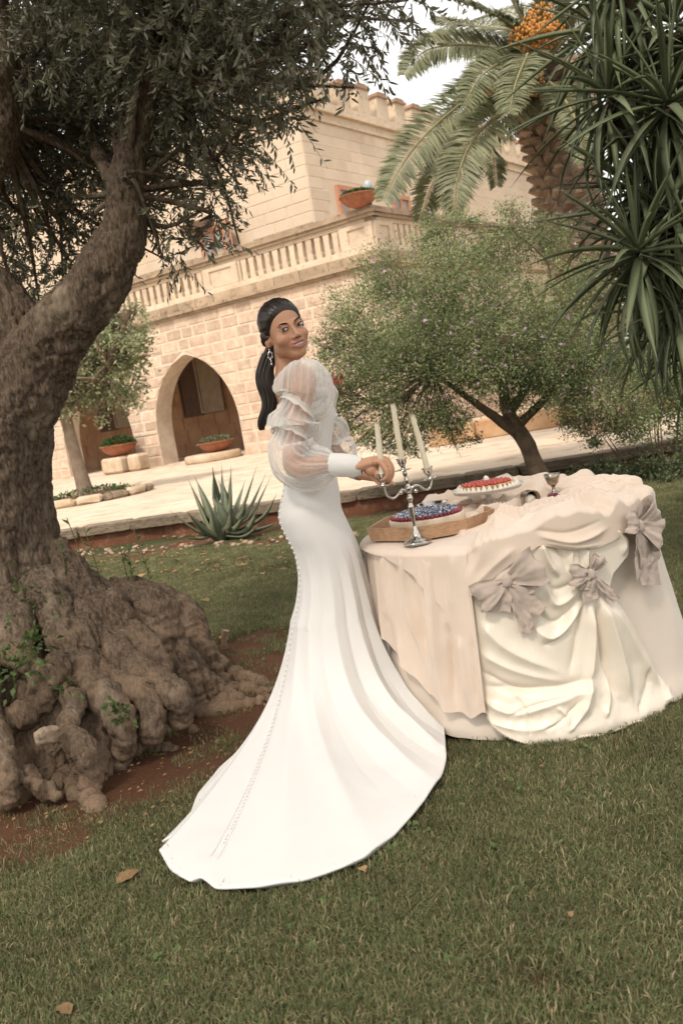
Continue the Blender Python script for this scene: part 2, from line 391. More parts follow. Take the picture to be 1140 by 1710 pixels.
# fallen leaves one can pick out, and fine litter
m_dry = mat('dry_leaf', (.38, .25, .12), (.24, .13, .06), rough=.75, nscale=25, tint=False, rand=.3, transl=.15)
def dry_leaf_mesh(seed, w=.55):
    r = np.random.default_rng(seed); n = 9; t = np.linspace(0, 1, n); half = np.sin(np.pi*t**.8)*w*.5+.001
    half *= 1+.2*r.uniform(-1, 1, n); cup = .18*r.uniform(.5, 1.5); V = []
    for i in range(n):
        zc = .25*math.sin(t[i]*3)*r.uniform(.3, .5)
        V += [(-half[i], t[i]-.5, zc+cup*half[i]*1.6), (0, t[i]-.5, zc), (half[i], t[i]-.5, zc+cup*half[i]*r.uniform(.5, 2))]
    return meshdata('fallen_leaf', V, gridF(n, 3), m_dry)
lm = [dry_leaf_mesh(s, w) for s, w in ((1, .6), (2, .75), (3, .5))]
FL = [(218,1476,.085,0,'large pale curled leaf on the grass left of the train tip'),(608,1465,.035,1,'small ragged leaf on the grass below the middle of the train'),
      (345,1008,.09,0,'yellowish leaf on the sunny lawn between the roots and the gown'),(905,1290,.02,2,'tiny leaf lying in the grass right of the train'),
      (375,1072,.075,2,'curled pale leaf standing by the end of the olive roots'),(318,1196,.05,1,'small brown leaf at the foot of the olive roots'),
      (110,1702,.05,1,'orange leaf in the grass at the bottom edge left'),(297,940,.10,1,'pale leaf on the lawn in front of the low wall'),
      (440,963,.10,2,'thin pale leaf on the lawn just left of the gown'),(1004,775,.12,0,'light leaf on the grass beneath the bushes right'),
      (955,1542,.03,2,'tiny pale leaf in the lower right grass'),(270,1185,.06,2,'brown leaf caught on the lower olive root'),(235,968,.12,0,'brown leaf on the lawn behind the root sprouts')]
for (px, py, s, k, lb) in FL:
    p = atz(px, py); o = obj('fallen_leaf', lm[k], loc=(p[0], p[1], .022), rot=(random.uniform(-.3, .3), random.uniform(-.3, .3), random.uniform(0, 6)), scale=(s, s, s))
    tag(o, lb, 'leaf', 'dry leaves scattered on the lawn')
V = []; F = []
for k in range(1100):
    if k < 330: px, py = random.uniform(100, 480), random.uniform(890, 960); s = random.uniform(.03, .08)
    else: px, py = random.uniform(-100, 480), random.uniform(1050, 1420); s = random.uniform(.008, .026)
    p = atz(px, py); a = random.uniform(0, 6.28); n = len(V); c_, s_ = math.cos(a)*s, math.sin(a)*s; t1, t2 = random.uniform(.25, .5), random.uniform(0, .35)*s
    V += [(p[0]-c_*.5, p[1]-s_*.5, .02), (p[0]-s_*t1*.6, p[1]+c_*t1*.6, .022+t2), (p[0]+c_*.5, p[1]+s_*.5, .024), (p[0]+s_*t1*.6, p[1]-c_*t1*.6, .02+t2*.5)]; F.append([n, n+1, n+2, n+3])
mk('leaf_litter', (V, F), m_dry, kind='stuff')

# ------------------------------------------------------------------ courtyard and its low retaining wall
CY = .27
m_gravel = mat('courtyard_gravel', (.60, .475, .36), (.69, .575, .45), rough=.95, nscale=.8, ramp=(.3, .7), col3=(.44, .31, .215), n3scale=2.6, ramp3=(.50, .72), bump=1.0, bscale=22, bdist=.02, spec=.1)
WALLPTS = [(-9.5, 11.9), (-3.62, 11.25), (-2.16, 11.05), (-.9, 10.45), (0, 10.3), (1.18, 10.05), (3.84, 9.95), (9.5, 9.7)]
wp = np.array(WALLPTS)
Vg = [(*p, CY) for p in wp+A(0, .12)] + [(60, 60, CY), (-60, 60, CY), (-60, 12.2, CY), (60, 9.5, CY)]
mk('courtyard', (Vg, [[0, 1, 2, 3, 4, 5, 6, 7, 11, 8, 9, 10]]), m_gravel, kind='structure')
m_kerb = mat('kerb_stone', (.21, .16, .112), (.32, .25, .18), rough=.9, nscale=4, ramp=(.35, .65), col3=(.08, .065, .045), n3scale=9, ramp3=(.5, .68), bump=.8, bscale=25, bdist=.03, rand=.15)
m_redwall = mat('red_plaster', (.17, .065, .035), (.11, .05, .03), rough=.95, nscale=3, col3=(.22, .13, .08), n3scale=12, bump=.6, bscale=30, bdist=.02)
kw = thing('retaining_wall', 'low terrace wall of red earth plaster with a stone coping between lawn and courtyard', 'wall')
V = []; F = []; 
for i, p in enumerate(wp): V += [(p[0], p[1]+.03, -.05), (p[0], p[1]+.03, CY-.11), (p[0], p[1]+.18, CY-.11), (p[0], p[1]+.18, -.05)]
for i in range(len(wp)-1):
    for a, b in ((0, 1), (1, 2), (2, 3)): F.append([i*4+a, i*4+4+a, i*4+4+b, i*4+b])
mk('plaster_face', (V, F), m_redwall, kw)
# coping stones one by one
seglen = np.r_[0, np.cumsum(np.hypot(*np.diff(wp, axis=0).T))]
def along(s): return A(np.interp(s, seglen, wp[:, 0]), np.interp(s, seglen, wp[:, 1]))
cop = [meshdata('coping_stone', *box((0, 0, 0), (1, 1, 1), .06), m_kerb) for _ in range(1)]
for q in range(2):
    V, F = box((0, 0, 0), (1, 1, 1), .08); V = V+rng.uniform(-.03, .03, V.shape); cop.append(meshdata('coping_stone', V, F, m_kerb))
s = 0.
while s < seglen[-1]-1:
    l = random.uniform(.55, 1.05); a, b = along(s), along(s+l); c = (a+b)/2; an = math.atan2(b[1]-a[1], b[0]-a[0])
    obj('coping_stone', random.choice(cop), kw, (c[0], c[1]+.10, CY-.055+random.uniform(-.006, .006)), (0, 0, an), (l-.012, .26+random.uniform(-.02, .02), .12)); s += l
# stones scattered at its foot (a heap nobody would count)
V0 = []; F0 = []
for k in range(90):
    px = random.uniform(90, 700); q = atz(px, 925-.065*(px-85)+random.uniform(-2, 6)); r = random.uniform(.015, .045)
    v, f = ball((q[0], q[1]-.08+random.uniform(-.1, .06), r*.4), (r, r*.8, r*.6), 6, 4); V0.append((v+rng.uniform(-.15, .15, v.shape)*r, f))
mk('pebbles', joinq(V0), mat('pebble', (.42, .31, .22), (.30, .2, .14), rough=.9, nscale=20), kind='stuff')
# ------------------------------------------------------------------ villa (masonry block with arcade, terrace and battlements)
PH = R_(36.2); DL = A(-math.cos(PH), math.sin(PH), 0); DR = A(math.sin(PH), math.cos(PH), 0)
C0 = A(1.762, 21.62, 0)
STONE = (.555, .42, .325); STONE2 = (.45, .315, .24)
m_stone = mat('ashlar', STONE, STONE2, rough=.92, nscale=2.2, ramp=(.35, .7), col3=(.66, .55, .42), n3scale=5, ramp3=(.45, .75), bump=.5, bscale=18, bdist=.03, rand=.16, spec=.1)
m_mortar = mat('mortar', (.68, .565, .45), (.58, .46, .355), rough=.95, nscale=4, bump=.4, bscale=30, bdist=.02, spec=.1)
m_pale = mat('dressed_stone', (.65, .535, .41), (.55, .435, .32), rough=.9, nscale=1.4, ramp=(.35, .68), col3=(.40, .30, .21), n3scale=7, ramp3=(.52, .75), bump=.3, bscale=20, bdist=.02, rand=.08, spec=.1)
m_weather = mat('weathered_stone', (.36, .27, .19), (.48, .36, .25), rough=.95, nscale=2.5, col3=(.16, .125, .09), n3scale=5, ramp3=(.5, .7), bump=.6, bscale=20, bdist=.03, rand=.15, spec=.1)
m_inner = mat('bounce_toned_loggia', (.36, .215, .125), (.27, .15, .09), rough=.95, nscale=1.5, bump=.3, bscale=15, bdist=.02, rand=.12)  # warm bounced light under the arches is put into this orange-tan colour
m_terra = mat('terracotta_paint', (.54, .27, .17), (.46, .22, .14), rough=.7, nscale=6, bump=.2, bscale=40, bdist=.01)
m_shut = mat('brown_shutter', (.10, .055, .035), (.07, .04, .028), rough=.6, nscale=5)
m_glass = mat('old_window_pane', (.34, .31, .27), (.27, .25, .22), rough=.45, nscale=2, spec=.6)
villa = thing('villa', 'pale sandstone villa with pointed arches, balustraded terrace and battlements behind the garden', 'building', C0)
def fpt(s, d, z, side='L'):
    """local point: s along the facade from the corner, d outwards (towards viewer), z up"""
    dv, ot = (DL, -DR) if side == 'L' else (DR, -DL)
    return dv*s+ot*d+A(0, 0, z)
def fprism(poly, d0, d1, side='L', org=A(0, 0, 0)):
    """extrude polygon [(s,z)] between outward offsets d0<d1"""
    n = len(poly); V = [fpt(s, d1, z, side)+org for s, z in poly]+[fpt(s, d0, z, side)+org for s, z in poly]
    F = [list(range(n)), list(range(2*n-1, n-1, -1))]+[[i, i+n, (i+1) % n+n, (i+1) % n] for i in range(n)]
    if side == 'R': pass
    else: F = [f[::-1] for f in F]
    return np.array(V), F
def fbox(s0, s1, z0, z1, d0, d1, side='L', org=A(0, 0, 0)): return fprism([(s0, z0), (s1, z0), (s1, z1), (s0, z1)], d0, d1, side, org)
# arches
AC = [6.57, 10.74, 14.91, 19.08]; AH = 1.575; SPR = 1.23; cc = .47; RR = AH+cc
def halfw(z):
    if z <= SPR: return AH
    h = z-SPR
    return math.sqrt(max(RR*RR-h*h, 0))-cc if h < 1.99 else -1
TOPZ = 4.2; SL = 21.5
# backing wall with openings: strips between z levels
def backing():
    parts = []; zs = [CY-.1, SPR]+list(np.linspace(SPR, 3.2, 13)[1:])+[3.215, TOPZ]
    for z0, z1 in zip(zs[:-1], zs[1:]):
        edges0 = [0.0]; edges1 = [0.0]
        for a in AC:
            w0, w1 = halfw(z0), halfw(z1)
            if z0 >= 3.2: continue
            w1 = max(w1, 0.0)
            edges0 += [a-w0, a+w0]; edges1 += [a-w1, a+w1]
        edges0.append(SL); edges1.append(SL)
        for i in range(0, len(edges0), 2):
            parts.append(fprism([(edges0[i], z0), (edges0[i+1], z0), (edges1[i+1], z1), (edges1[i], z1)], -.62, 0))
    return join(*parts)
mk('wall_core', backing(), m_mortar, villa)
# ashlar blocks: courses clipped by the arches
def clipruns(z0, z1):
    runs = []; l0 = 0.; l1 = 0.
    for a in AC:
        w0, w1 = halfw(z0), halfw(z1)
        if w0 <= 0.02: continue
        w1 = max(w1, 0)
        runs.append((l0, a-w0, l1, a-w1)); l0 = a+w0; l1 = a+w1
    runs.append((l0, SL, l1, SL)); return runs
blocks = []; zc = CY; r_ = random.Random(4); row = 0
heights = [.33, .33, .33]+[.0]+[.275]*10
z = CY
lv = [CY, .57, .90, 1.19, 1.31]+[1.31+.29*k for k in range(1, 11)]; lv = [q for q in lv if q < 4.19]+[4.2]
for z0, z1 in zip(lv[:-1], lv[1:]):
    band = abs(z0-1.19) < .01
    for (a0, b0, a1, b1) in clipruns(z0, z1):
        s = min(a0, a1); e = max(b0, b1); first = True; cur0, cur1 = a0, a1
        while True:
            l = r_.uniform(.38, .66) if not band else 1.2
            n0 = max(cur0, cur1)+l; last = n0 > min(b0, b1)-.28
            q0, q1 = (b0, b1) if last else (n0, n0)
            blocks.append((cur0, q0, cur1, q1, z0, z1, band)); cur0, cur1 = q0, q1
            if last: break
J = .032
near = []; far = []
for (c0, e0, c1, e1, z0, z1, band) in blocks:
    poly = [(c0+J, z0+J*.7), (e0-J, z0+J*.7), (e1-J, z1-J*.7), (c1+J, z1-J*.7)]
    if e1-J <= c1+J: poly = poly[:2]+[((c1+e1)/2, z1-J)]
    jit = r_.uniform(.0, .03) if not band else .05
    (near if max(e0, e1) < 9.6 and min(c0, c1) > 2.2 else far).append((poly, jit, band))
def bevprism(poly, d1, side='L', org=A(0, 0, 0)):
    n = len(poly); cs = np.mean(poly, 0); inn = [(s+(cs[0]-s)*.07, z_+(cs[1]-z_)*.10) for s, z_ in poly]
    V = [fpt(s, d1, z_, side)+org for s, z_ in inn]+[fpt(s, d1-.010, z_, side)+org for s, z_ in poly]+[fpt(s, -.05, z_, side)+org for s, z_ in poly]
    F = [list(range(n))]+[[i, i+n, (i+1) % n+n, (i+1) % n] for i in range(n)]+[[i+n, i+2*n, (i+1) % n+2*n, (i+1) % n+n] for i in range(n)]
    if side != 'R': F = [f[::-1] for f in F]
    return np.array(V), F
near.sort(key=lambda b: b[0][0][0]); far += near[290:]; near = near[:290]
for poly, jit, band in near: mk('stone_block', bevprism(poly, .006+jit*.5), m_stone if not band else m_pale, villa)
mk('far_stone_blocks', join(*[bevprism(p, .006+j*.5) for p, j, b in far]), m_stone, villa, kind='stuff')
# loggia interior
mk('loggia_wall', join(fbox(.5, SL, CY-.1, TOPZ-.01, -3.7, -3.4), fbox(.5, SL, TOPZ-.35, TOPZ-.05, -3.4, -.625), fbox(SL, SL+.4, CY-.1, TOPZ-.01, -3.7, 0), fbox(.5, .8, CY-.1, TOPZ-.36, -3.4, -.63)), m_inner, villa)
mk('loggia_floor', fbox(.5, SL, CY-.1, CY+.03, -3.4, -.02), m_gravel, villa)
lb = []
for k in range(9):
    z0 = CY+.05+k*.42; s = .9+(.3 if k % 2 else 0)
    while s < SL-1: l = r_.uniform(.6, .85); lb.append(fbox(s+.012, s+l-.012, z0+.01, min(z0+.40, 3.8), -3.405, -3.385+r_.uniform(0, .012))); s += l
mk('loggia_stones', join(*lb), m_inner, villa, kind='stuff')
# tall shutters and vent on the loggia's back wall
def shutter(s0, s1, z0, z1, d=-3.35, m=None):
    f = mk('shutter', join(fbox(s0, s0+.08, z0, z1, d-.04, d+.03), fbox(s1-.08, s1, z0, z1, d-.04, d+.03), fbox(s0+.08, s1-.08, z0, z0+.08, d-.04, d+.03), fbox(s0+.08, s1-.08, z1-.08, z1, d-.04, d+.03)), m or m_shut, villa)
    mk('shutter_panel', fbox(s0+.08, s1-.08, z0+.08, z1-.08, d-.04, d), m or m_shut, f)
m_gsh = mat('grey_shutter', (.33, .27, .20), (.27, .21, .15), rough=.7, nscale=4)
for a in AC: shutter(a-1.28, a-.42, 1.55, 3.7); shutter(a-2.30, a-1.30, 1.60, 3.65, -3.30, m_gsh)
mk('vent_grille', fbox(4.55, 4.86, .86, 1.16, -3.40, -3.34), m_shut, villa)
# terrace edge: mouldings, weathered course, balustrade, for both sides
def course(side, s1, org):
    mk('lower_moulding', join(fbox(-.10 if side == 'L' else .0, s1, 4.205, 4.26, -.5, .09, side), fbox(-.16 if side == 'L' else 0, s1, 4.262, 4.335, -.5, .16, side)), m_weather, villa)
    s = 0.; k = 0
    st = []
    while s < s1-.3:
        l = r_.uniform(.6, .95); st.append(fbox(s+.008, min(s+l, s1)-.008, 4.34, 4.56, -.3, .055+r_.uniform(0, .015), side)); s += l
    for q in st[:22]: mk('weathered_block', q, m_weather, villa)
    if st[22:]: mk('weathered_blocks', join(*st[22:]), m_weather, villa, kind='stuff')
    mk('plinth', fbox(0, s1, 4.562, 4.70, -.22, .03, side), m_pale, villa)
    mk('handrail', join(fbox(-.08 if side == 'L' else 0., s1, 5.32, 5.40, -.27, .07, side), fbox(-.13 if side == 'L' else 0., s1, 5.402, 5.47, -.32, .12, side), fbox(-.10 if side == 'L' else 0., s1, 5.472, 5.54, -.29, .09, side)), m_weather, villa)
    mk('under_rail', fbox(0, s1, 5.22, 5.318, -.20, .0, side), m_pale, villa)
course('L', SL, 0); course('R', 12., 0)
bme = {}
def balusters(side, s0, s1):
    n = int(round((s1-s0)/.262)); st = (s1-s0)/n
    for k in range(n):
        c = s0+(k+.5)*st
        mk('baluster', join(fprism([(c-.085, 4.702), (c+.085, 4.702), (c+.085, 4.80), (c+.068, 4.86), (c+.075, 5.06), (c+.085, 5.14), (c+.085, 5.218), (c-.085, 5.218), (c-.085, 5.14), (c-.075, 5.06), (c-.068, 4.86), (c-.085, 4.80)], -.16, -.02, side)), m_pale, villa)
    for e0, e1 in ((s0-.06, s0+.02), (s1-.02, s1+.06)): mk('end_post', fbox(e0, e1, 4.702, 5.218, -.19, -.01, side), m_pale, villa)
def pier(side, s0, s1):
    mk('pier', join(fbox(s0, s1, 4.702, 5.218, -.22, .0, side), fbox(s0, s1, 4.702, 4.80, .0, .035, side), fbox(s0, s1, 5.13, 5.218, .0, .035, side),
                    fbox(s0, s0+.2, 4.802, 5.128, .0, .035, side), fbox(s1-.2, s1, 4.802, 5.128, .0, .035, side)), m_pale, villa)
pier('L', 0.02, .90); balusters('L', .96, 4.12); pier('L', 4.18, 5.35); balusters('L', 5.41, 8.6); pier('L', 8.66, 9.8); balusters('L', 9.86, 13.0); pier('L', 13.06, 14.2); balusters('L', 14.26, 17.4); pier('L', 17.46, 21.4)
pier('R', 0.04, .84); balusters('R', .9, 3.9); pier('R', 3.96, 5.0); balusters('R', 5.06, 8.4); pier('R', 8.46, 11.9)
# wall under the right-hand balustrade + terrace slab
mk('side_wall', fbox(.0, 12., CY-.1, 4.2, -.5, -.001, 'R'), m_stone, villa)
sb = []
for k in range(13):
    z0 = CY+k*.3; s = .01+(.25 if k % 2 else 0)
    while s < 11.6: l = r_.uniform(.42, .7); sb.append(bevprism([(s+.02, z0+.015), (s+l-.02, z0+.015), (s+l-.02, z0+.285), (s+.02, z0+.285)], .02+r_.uniform(0, .02), 'R')); s += l
mk('side_stones', join(*sb), m_stone, villa, kind='stuff')
mk('terrace_slab', (np.array([fpt(.2, -.2, 4.45), fpt(SL, -.2, 4.45), fpt(SL, -12, 4.45), fpt(.2, -12, 4.45), fpt(.2, -.2, 4.2), fpt(SL, -.2, 4.2), fpt(SL, -12, 4.2), fpt(.2, -12, 4.2)]), [[0, 1, 2, 3], [4, 7, 6, 5], [3, 2, 6, 7], [1, 5, 6, 2]]), m_pale, villa)
# ---- upper storey
K = DL*2.63+DR*1.5; UT = 8.55
m_up = mat('upper_ashlar', (.70, .58, .455), (.61, .48, .36), rough=.92, nscale=.9, ramp=(.3, .7), col3=(.66, .54, .40), n3scale=3, ramp3=(.5, .75), bump=.3, bscale=15, bdist=.02, rand=.07, spec=.1)
mk('upper_wall', join(fbox(0, 18, 4.4, UT, -8, 0, 'L', K)), m_up, villa)
mk('upper_side_wall', join(fbox(0.004, 22, 4.4, UT, -.4, .004, 'R', K)), m_up, villa)
ub = []
for side, smax in (('L', 17.5), ('R', 21.5)):
    for k in range(14):
        z0 = 4.46+k*.29; s = (.02 if k % 2 else -.0)
        while s < smax:
            l = r_.uniform(.5, .85); s2 = min(s+l, smax+.4)
            hole = False
            for (w0, w1, y0, y1) in ((2.7, 4.05, 4.4, 6.85),) if side == 'L' else ((1.05, 2.35, 4.4, 7.0), (3.85, 5.1, 4.4, 7.0)):
                if s2 > w0 and s < w1 and z0 < y1: hole = True
            if not hole and z0+.29 <= UT+.01: ub.append((bevprism([(s+.006, z0+.005), (s2-.006, z0+.005), (s2-.006, z0+.285), (s+.006, z0+.285)], .010+r_.uniform(0, .006), side, K), side, s, z0))
            s = s2
nearb = [q for q in ub if q[1] == 'R' and q[2] < 7 and q[3] > 5.4][:150]; ids = set(map(id, nearb))
for q in nearb: mk('upper_block', q[0], m_up, villa)
mk('upper_blocks', join(*[q[0] for q in ub if id(q) not in ids]), m_up, villa, kind='stuff')
for side, l in (('L', 18), ('R', 22)):
    e = -.14 if side == 'L' else 0.
    mk('cornice', join(fbox(e*.5, l, 8.555, 8.62, -.3, .07, side, K), fbox(e*.3, l, 8.622, 8.80, -.3, .035, side, K), fbox(e, l, 8.802, 8.90, -.3, .15, side, K)), m_pale, villa)
    mk('parapet', fbox(0.01, l, 8.902, 9.12, -.3, .0, side, K), m_pale, villa)
m_cap = mat('merlon_cap', (.40, .27, .19), (.30, .19, .13), rough=.9, nscale=6)
for side, l in (('L', 17), ('R', 21.5)):
    s = .05 if side == 'R' else .6; k = 0
    while s < l:
        big = (k % 4 == 3); w = .58; h = 9.72 if not big else 9.80
        mr = mk('merlon', fbox(s, s+w, 9.122, h, -.3, -.01, side, K), m_pale, villa)
        mk('merlon_cap', join(fbox(s-.05, s+w+.05, h+.002, h+.07, -.36, .05, side, K), fprism([(s-.02, h+.072), (s+w+.02, h+.072), (s+w-.1, h+.15), (s+.1, h+.15)], -.33, .02, side, K)), m_cap, mr)
        s += w+.42; k += 1
# windows of the upper storey
def window(s0, s1, z0, z1, side, open_leaf=None):
    w = mk('window', join(fbox(s0, s0+.11, z0, z1, .0, .09, side, K), fbox(s1-.11, s1, z0, z1, .0, .09, side, K), fbox(s0+.11, s1-.11, z1-.12, z1, .0, .09, side, K), fbox((s0+s1)/2-.05, (s0+s1)/2+.05, z0, z1-.12, .0, .07, side, K)), m_terra, villa)
    mk('pane', fbox(s0+.11, s1-.11, z0, z1-.12, .004, .03, side, K), m_glass, w)
window(1.18, 2.25, 4.45, 6.95, 'R'); window(3.98, 4.98, 4.45, 6.95, 'R'); window(7.4, 8.4, 4.45, 6.95, 'R')
window(3.0, 3.95, 4.45, 6.60, 'L'); mk('wood_lintel', fbox(3.35, 4.35, 6.62, 6.82, .0, .35, 'L', K), mat('old_wood', (.10, .06, .04), (.16, .10, .06), nscale=8), villa)
# open leaf of the left window, standing out from the wall
def free_box(a, b, z0, z1, t):
    d = b-a; n = A(-d[1], d[0], 0)/np.hypot(d[0], d[1])*t/2; V = [a-n+A(0, 0, z0), b-n+A(0, 0, z0), b+n+A(0, 0, z0), a+n+A(0, 0, z0)]; V = V+[v+A(0, 0, z1-z0) for v in V]
    return np.array(V), [[0, 3, 2, 1], [4, 5, 6, 7], [0, 1, 5, 4], [1, 2, 6, 5], [2, 3, 7, 6], [3, 0, 4, 7]]
a = fpt(2.98, .10, 0, 'L')+K; b = fpt(2.50, .42, 0, 'L')+K; e = (b-a)
lf = mk('casement', join(free_box(a, a+e*.12, 4.6, 6.62, .05), free_box(b-e*.12, b, 4.6, 6.62, .05), free_box(a+e*.121, b-e*.121, 6.50, 6.62, .05), free_box(a+e*.121, b-e*.121, 4.6, 4.72, .05)), m_terra, villa)
mk('pane', free_box(a+e*.122, b-e*.122, 4.721, 6.499, .02), m_glass, lf)

# ------------------------------------------------------------------ planters and courtyard furniture
m_pot = mat('terracotta', (.36, .15, .085), (.27, .10, .06), rough=.8, nscale=8, bump=.2, bscale=30, bdist=.01)
m_trough = mat('pale_trough_stone', (.56, .45, .33), (.40, .28, .18), rough=.9, nscale=3, ramp=(.4, .7), bump=.4, bscale=14, bdist=.03)
def leafmass(n, f, L=.05, W=.02, seed=0, droop=.2):
    """n leaves (single folded quads) at positions f(rng)->(pos, dir); returns V,F,tint"""
    r = np.random.default_rng(seed); P, D = f(r, n); D = D/(np.linalg.norm(D, axis=1)[:, None]+1e-9)
    s = r.normal(size=(n, 3)); Sx = np.cross(D, s); Sx /= np.linalg.norm(Sx, axis=1)[:, None]+1e-9; U = np.cross(Sx, D)
    l = L*r.uniform(.65, 1.25, n)[:, None]; w = W*r.uniform(.7, 1.2, n)[:, None]*.5
    p0 = P; p1 = P+D*l*.45+Sx*w+U*w*.3; p2 = P+D*l-A(0, 0, 1)*l*droop; p3 = P+D*l*.45-Sx*w+U*w*.3
    V = np.stack([p0, p1, p2, p3], 1).reshape(-1, 3); F = np.arange(4*n).reshape(n, 4)
    T = np.repeat(r.uniform(.6, 1.4, n), 4); return V, F, T
def dome_leaves(c, rx, ry, rz, up=.7):
    def f(r, n):
        d = r.normal(size=(n, 3)); d[:, 2] = np.abs(d[:, 2]); d /= np.linalg.norm(d, axis=1)[:, None]
        q = r.uniform(.45, 1, n)[:, None]**.5; return np.array(c)+d*q*A(rx, ry, rz), d+r.normal(size=(n, 3))*.5+A(0, 0, up*.3)
    return f
m_herb = mat('herb_leaves', (.045, .085, .025), (.09, .13, .045), rough=.6, nscale=6, tint=True, transl=.25)
m_herb2 = mat('grey_herb_leaves', (.14, .16, .09), (.20, .20, .12), rough=.7, nscale=6, tint=True, transl=.2)
def bowl(loc, r, h, herb, label, grp, nl=900, lh=.25):
    t = thing('bowl_planter', label, 'planter', loc, 0, grp)
    mk('bowl', lathe([(.001, .0), (r*.35, .0), (r*.62, h*.22), (r*.88, h*.6), (r*1.0, h), (r*1.04, h), (r*1.04, h*1.08), (r*.93, h*1.08), (r*.9, h*.85), (.001, h*.8)], 32), m_pot, t, smooth=True)
    V, F, T = leafmass(nl, dome_leaves((0, 0, h), r*.95, r*.95, lh), .09, .045, 3)
    o = obj('foliage', meshdata('foliage', V, F, herb, attrs={'tint': T}), t); o['kind'] = 'stuff'; return t
p = fpt(8.75, .75, 0)+C0; tr = thing('stone_trough', 'long pale stone trough standing against the pier between two arches', 'trough', (p[0], p[1], CY), -PH)
mk('basin', join(box((-.42, 0, .24), (.84, .62, .46), .07), box((-.42, -.0, .06), (.70, .52, .12), .03)), m_trough, tr)
mk('block', box((.34, .08, .24), (.46, .5, .48), .07), m_trough, tr)
bowl((p[0]-.42*math.cos(PH)+.1, p[1]+.42*math.sin(PH)+.05, CY+.49), .52, .30, m_herb, 'terracotta bowl of dark green herbs on the stone trough', 'terracotta bowls with plants', 1200, .26)
p = fpt(5.75, .45, 0)+C0; rs_ = thing('stone_disc', 'flat round millstone lying in front of the nearest arch', 'stone', (p[0], p[1], CY))
mk('disc', lathe([(.001, 0), (.72, 0), (.76, .04), (.76, .17), (.72, .21), (.001, .21)], 40), m_trough, rs_, smooth=False)
bowl((p[0]+.12, p[1]+.15, CY+.212), .48, .26, m_herb2, 'shallow terracotta bowl of grey-green plants on the flat millstone', 'terracotta bowls with plants', 700, .14)
bowl((*atz(601, 346, 5.545)[:2], 5.545), .44, .24, m_herb, 'terracotta bowl of herbs on the corner of the terrace balustrade', 'terracotta bowls with plants', 600, .13)
p = at(614, 311, 23.0); jar = thing('glass_lantern', 'pale round glass lantern behind the balustrade planter', 'lantern', (p[0], p[1], 4.45))
mk('post', lathe([(.001, 0), (.12, 0), (.05, .1), (.04, p[2]-4.75), (.12, p[2]-4.66), (.001, p[2]-4.65)], 16), m_shut, jar); mk('globe', ball((0, 0, p[2]-4.45), (.11, .11, .15), 16, 12), mat('lantern_glass', (.36, .40, .41), rough=.35, spec=.6), jar, smooth=True)
# ------------------------------------------------------------------ olive tree
m_bark = mat('olive_bark', (.205, .152, .11), (.075, .053, .039), rough=.95, nscale=85, ramp=(.38, .64), col3=(.34, .27, .20), n3scale=7, ramp3=(.52, .72), bump=1.0, bscale=38, bdist=.03, stretch=(1, 1, .33), spec=.1, attr='soil', attrcol=(.40, .275, .18))
olive = thing('olive_tree', 'old olive tree with a huge gnarled base of roots and dark silvery foliage', 'tree', (-1.3, 4.2, 0))
OV = A(-1.3, 4.2, 0)
parts = []
def limb(pts, n=26, seg=22, lump=.09, seed=0):
    P = np.array([p[:3] for p in pts], float); r = np.array([p[3] for p in pts])
    parts.append(tube(P, r, seg, n, mod=lambda th, t: 1+lump*fbm(np.stack([np.cos(th)*1.5+0*t, np.sin(th)*1.5+0*t, t*5+0*th], -1), 3, seed)))
def pt(px, py, y, r): return (*at(px, py, y), r*(.88 if py < 800 else 1))
# trunk, right-hand limb, left-hand limb (swings out of frame and back in)
limb([(-1.42, 4.35, .0, .60), pt(10, 1020, 4.3, .43), pt(0, 900, 4.25, .28), pt(5, 780, 4.2, .25), pt(25, 680, 4.15, .22), pt(70, 600, 4.1, .185), pt(120, 530, 4.0, .155), pt(178, 450, 3.95, .135), pt(208, 385, 3.95, .118),
      pt(212, 320, 3.95, .092), pt(222, 250, 4.0, .076), pt(238, 180, 4.0, .074), pt(262, 90, 4.0, .072), pt(280, 10, 4.0, .066), pt(300, -120, 4.1, .05), pt(350, -260, 4.2, .03)], 60, 28, .10, 1)
limb([pt(60, 640, 4.15, .12), pt(30, 570, 4.2, .165), pt(0, 505, 4.2, .15), pt(-50, 450, 4.2, .12), pt(-85, 390, 4.2, .10), pt(-60, 330, 4.1, .09), pt(-12, 270, 4.0, .085), pt(6, 200, 3.95, .075), pt(-2, 110, 3.9, .07), pt(-6, 0, 3.9, .06), pt(-60, -160, 3.9, .04)], 40, 20, .10, 2)
limb([pt(-60, 330, 4.1, .07), pt(-130, 240, 4.3, .055), pt(-180, 80, 4.5, .04)], 12, 12, .1, 3)
limb([pt(262, 90, 4.0, .05), pt(320, 30, 3.8, .035), pt(420, -30, 3.6, .025), pt(560, -60, 3.4, .015)], 16, 10, .1, 4)
limb([pt(212, 330, 3.95, .05), pt(160, 250, 4.2, .035), pt(120, 120, 4.5, .025)], 12, 10, .1, 5)
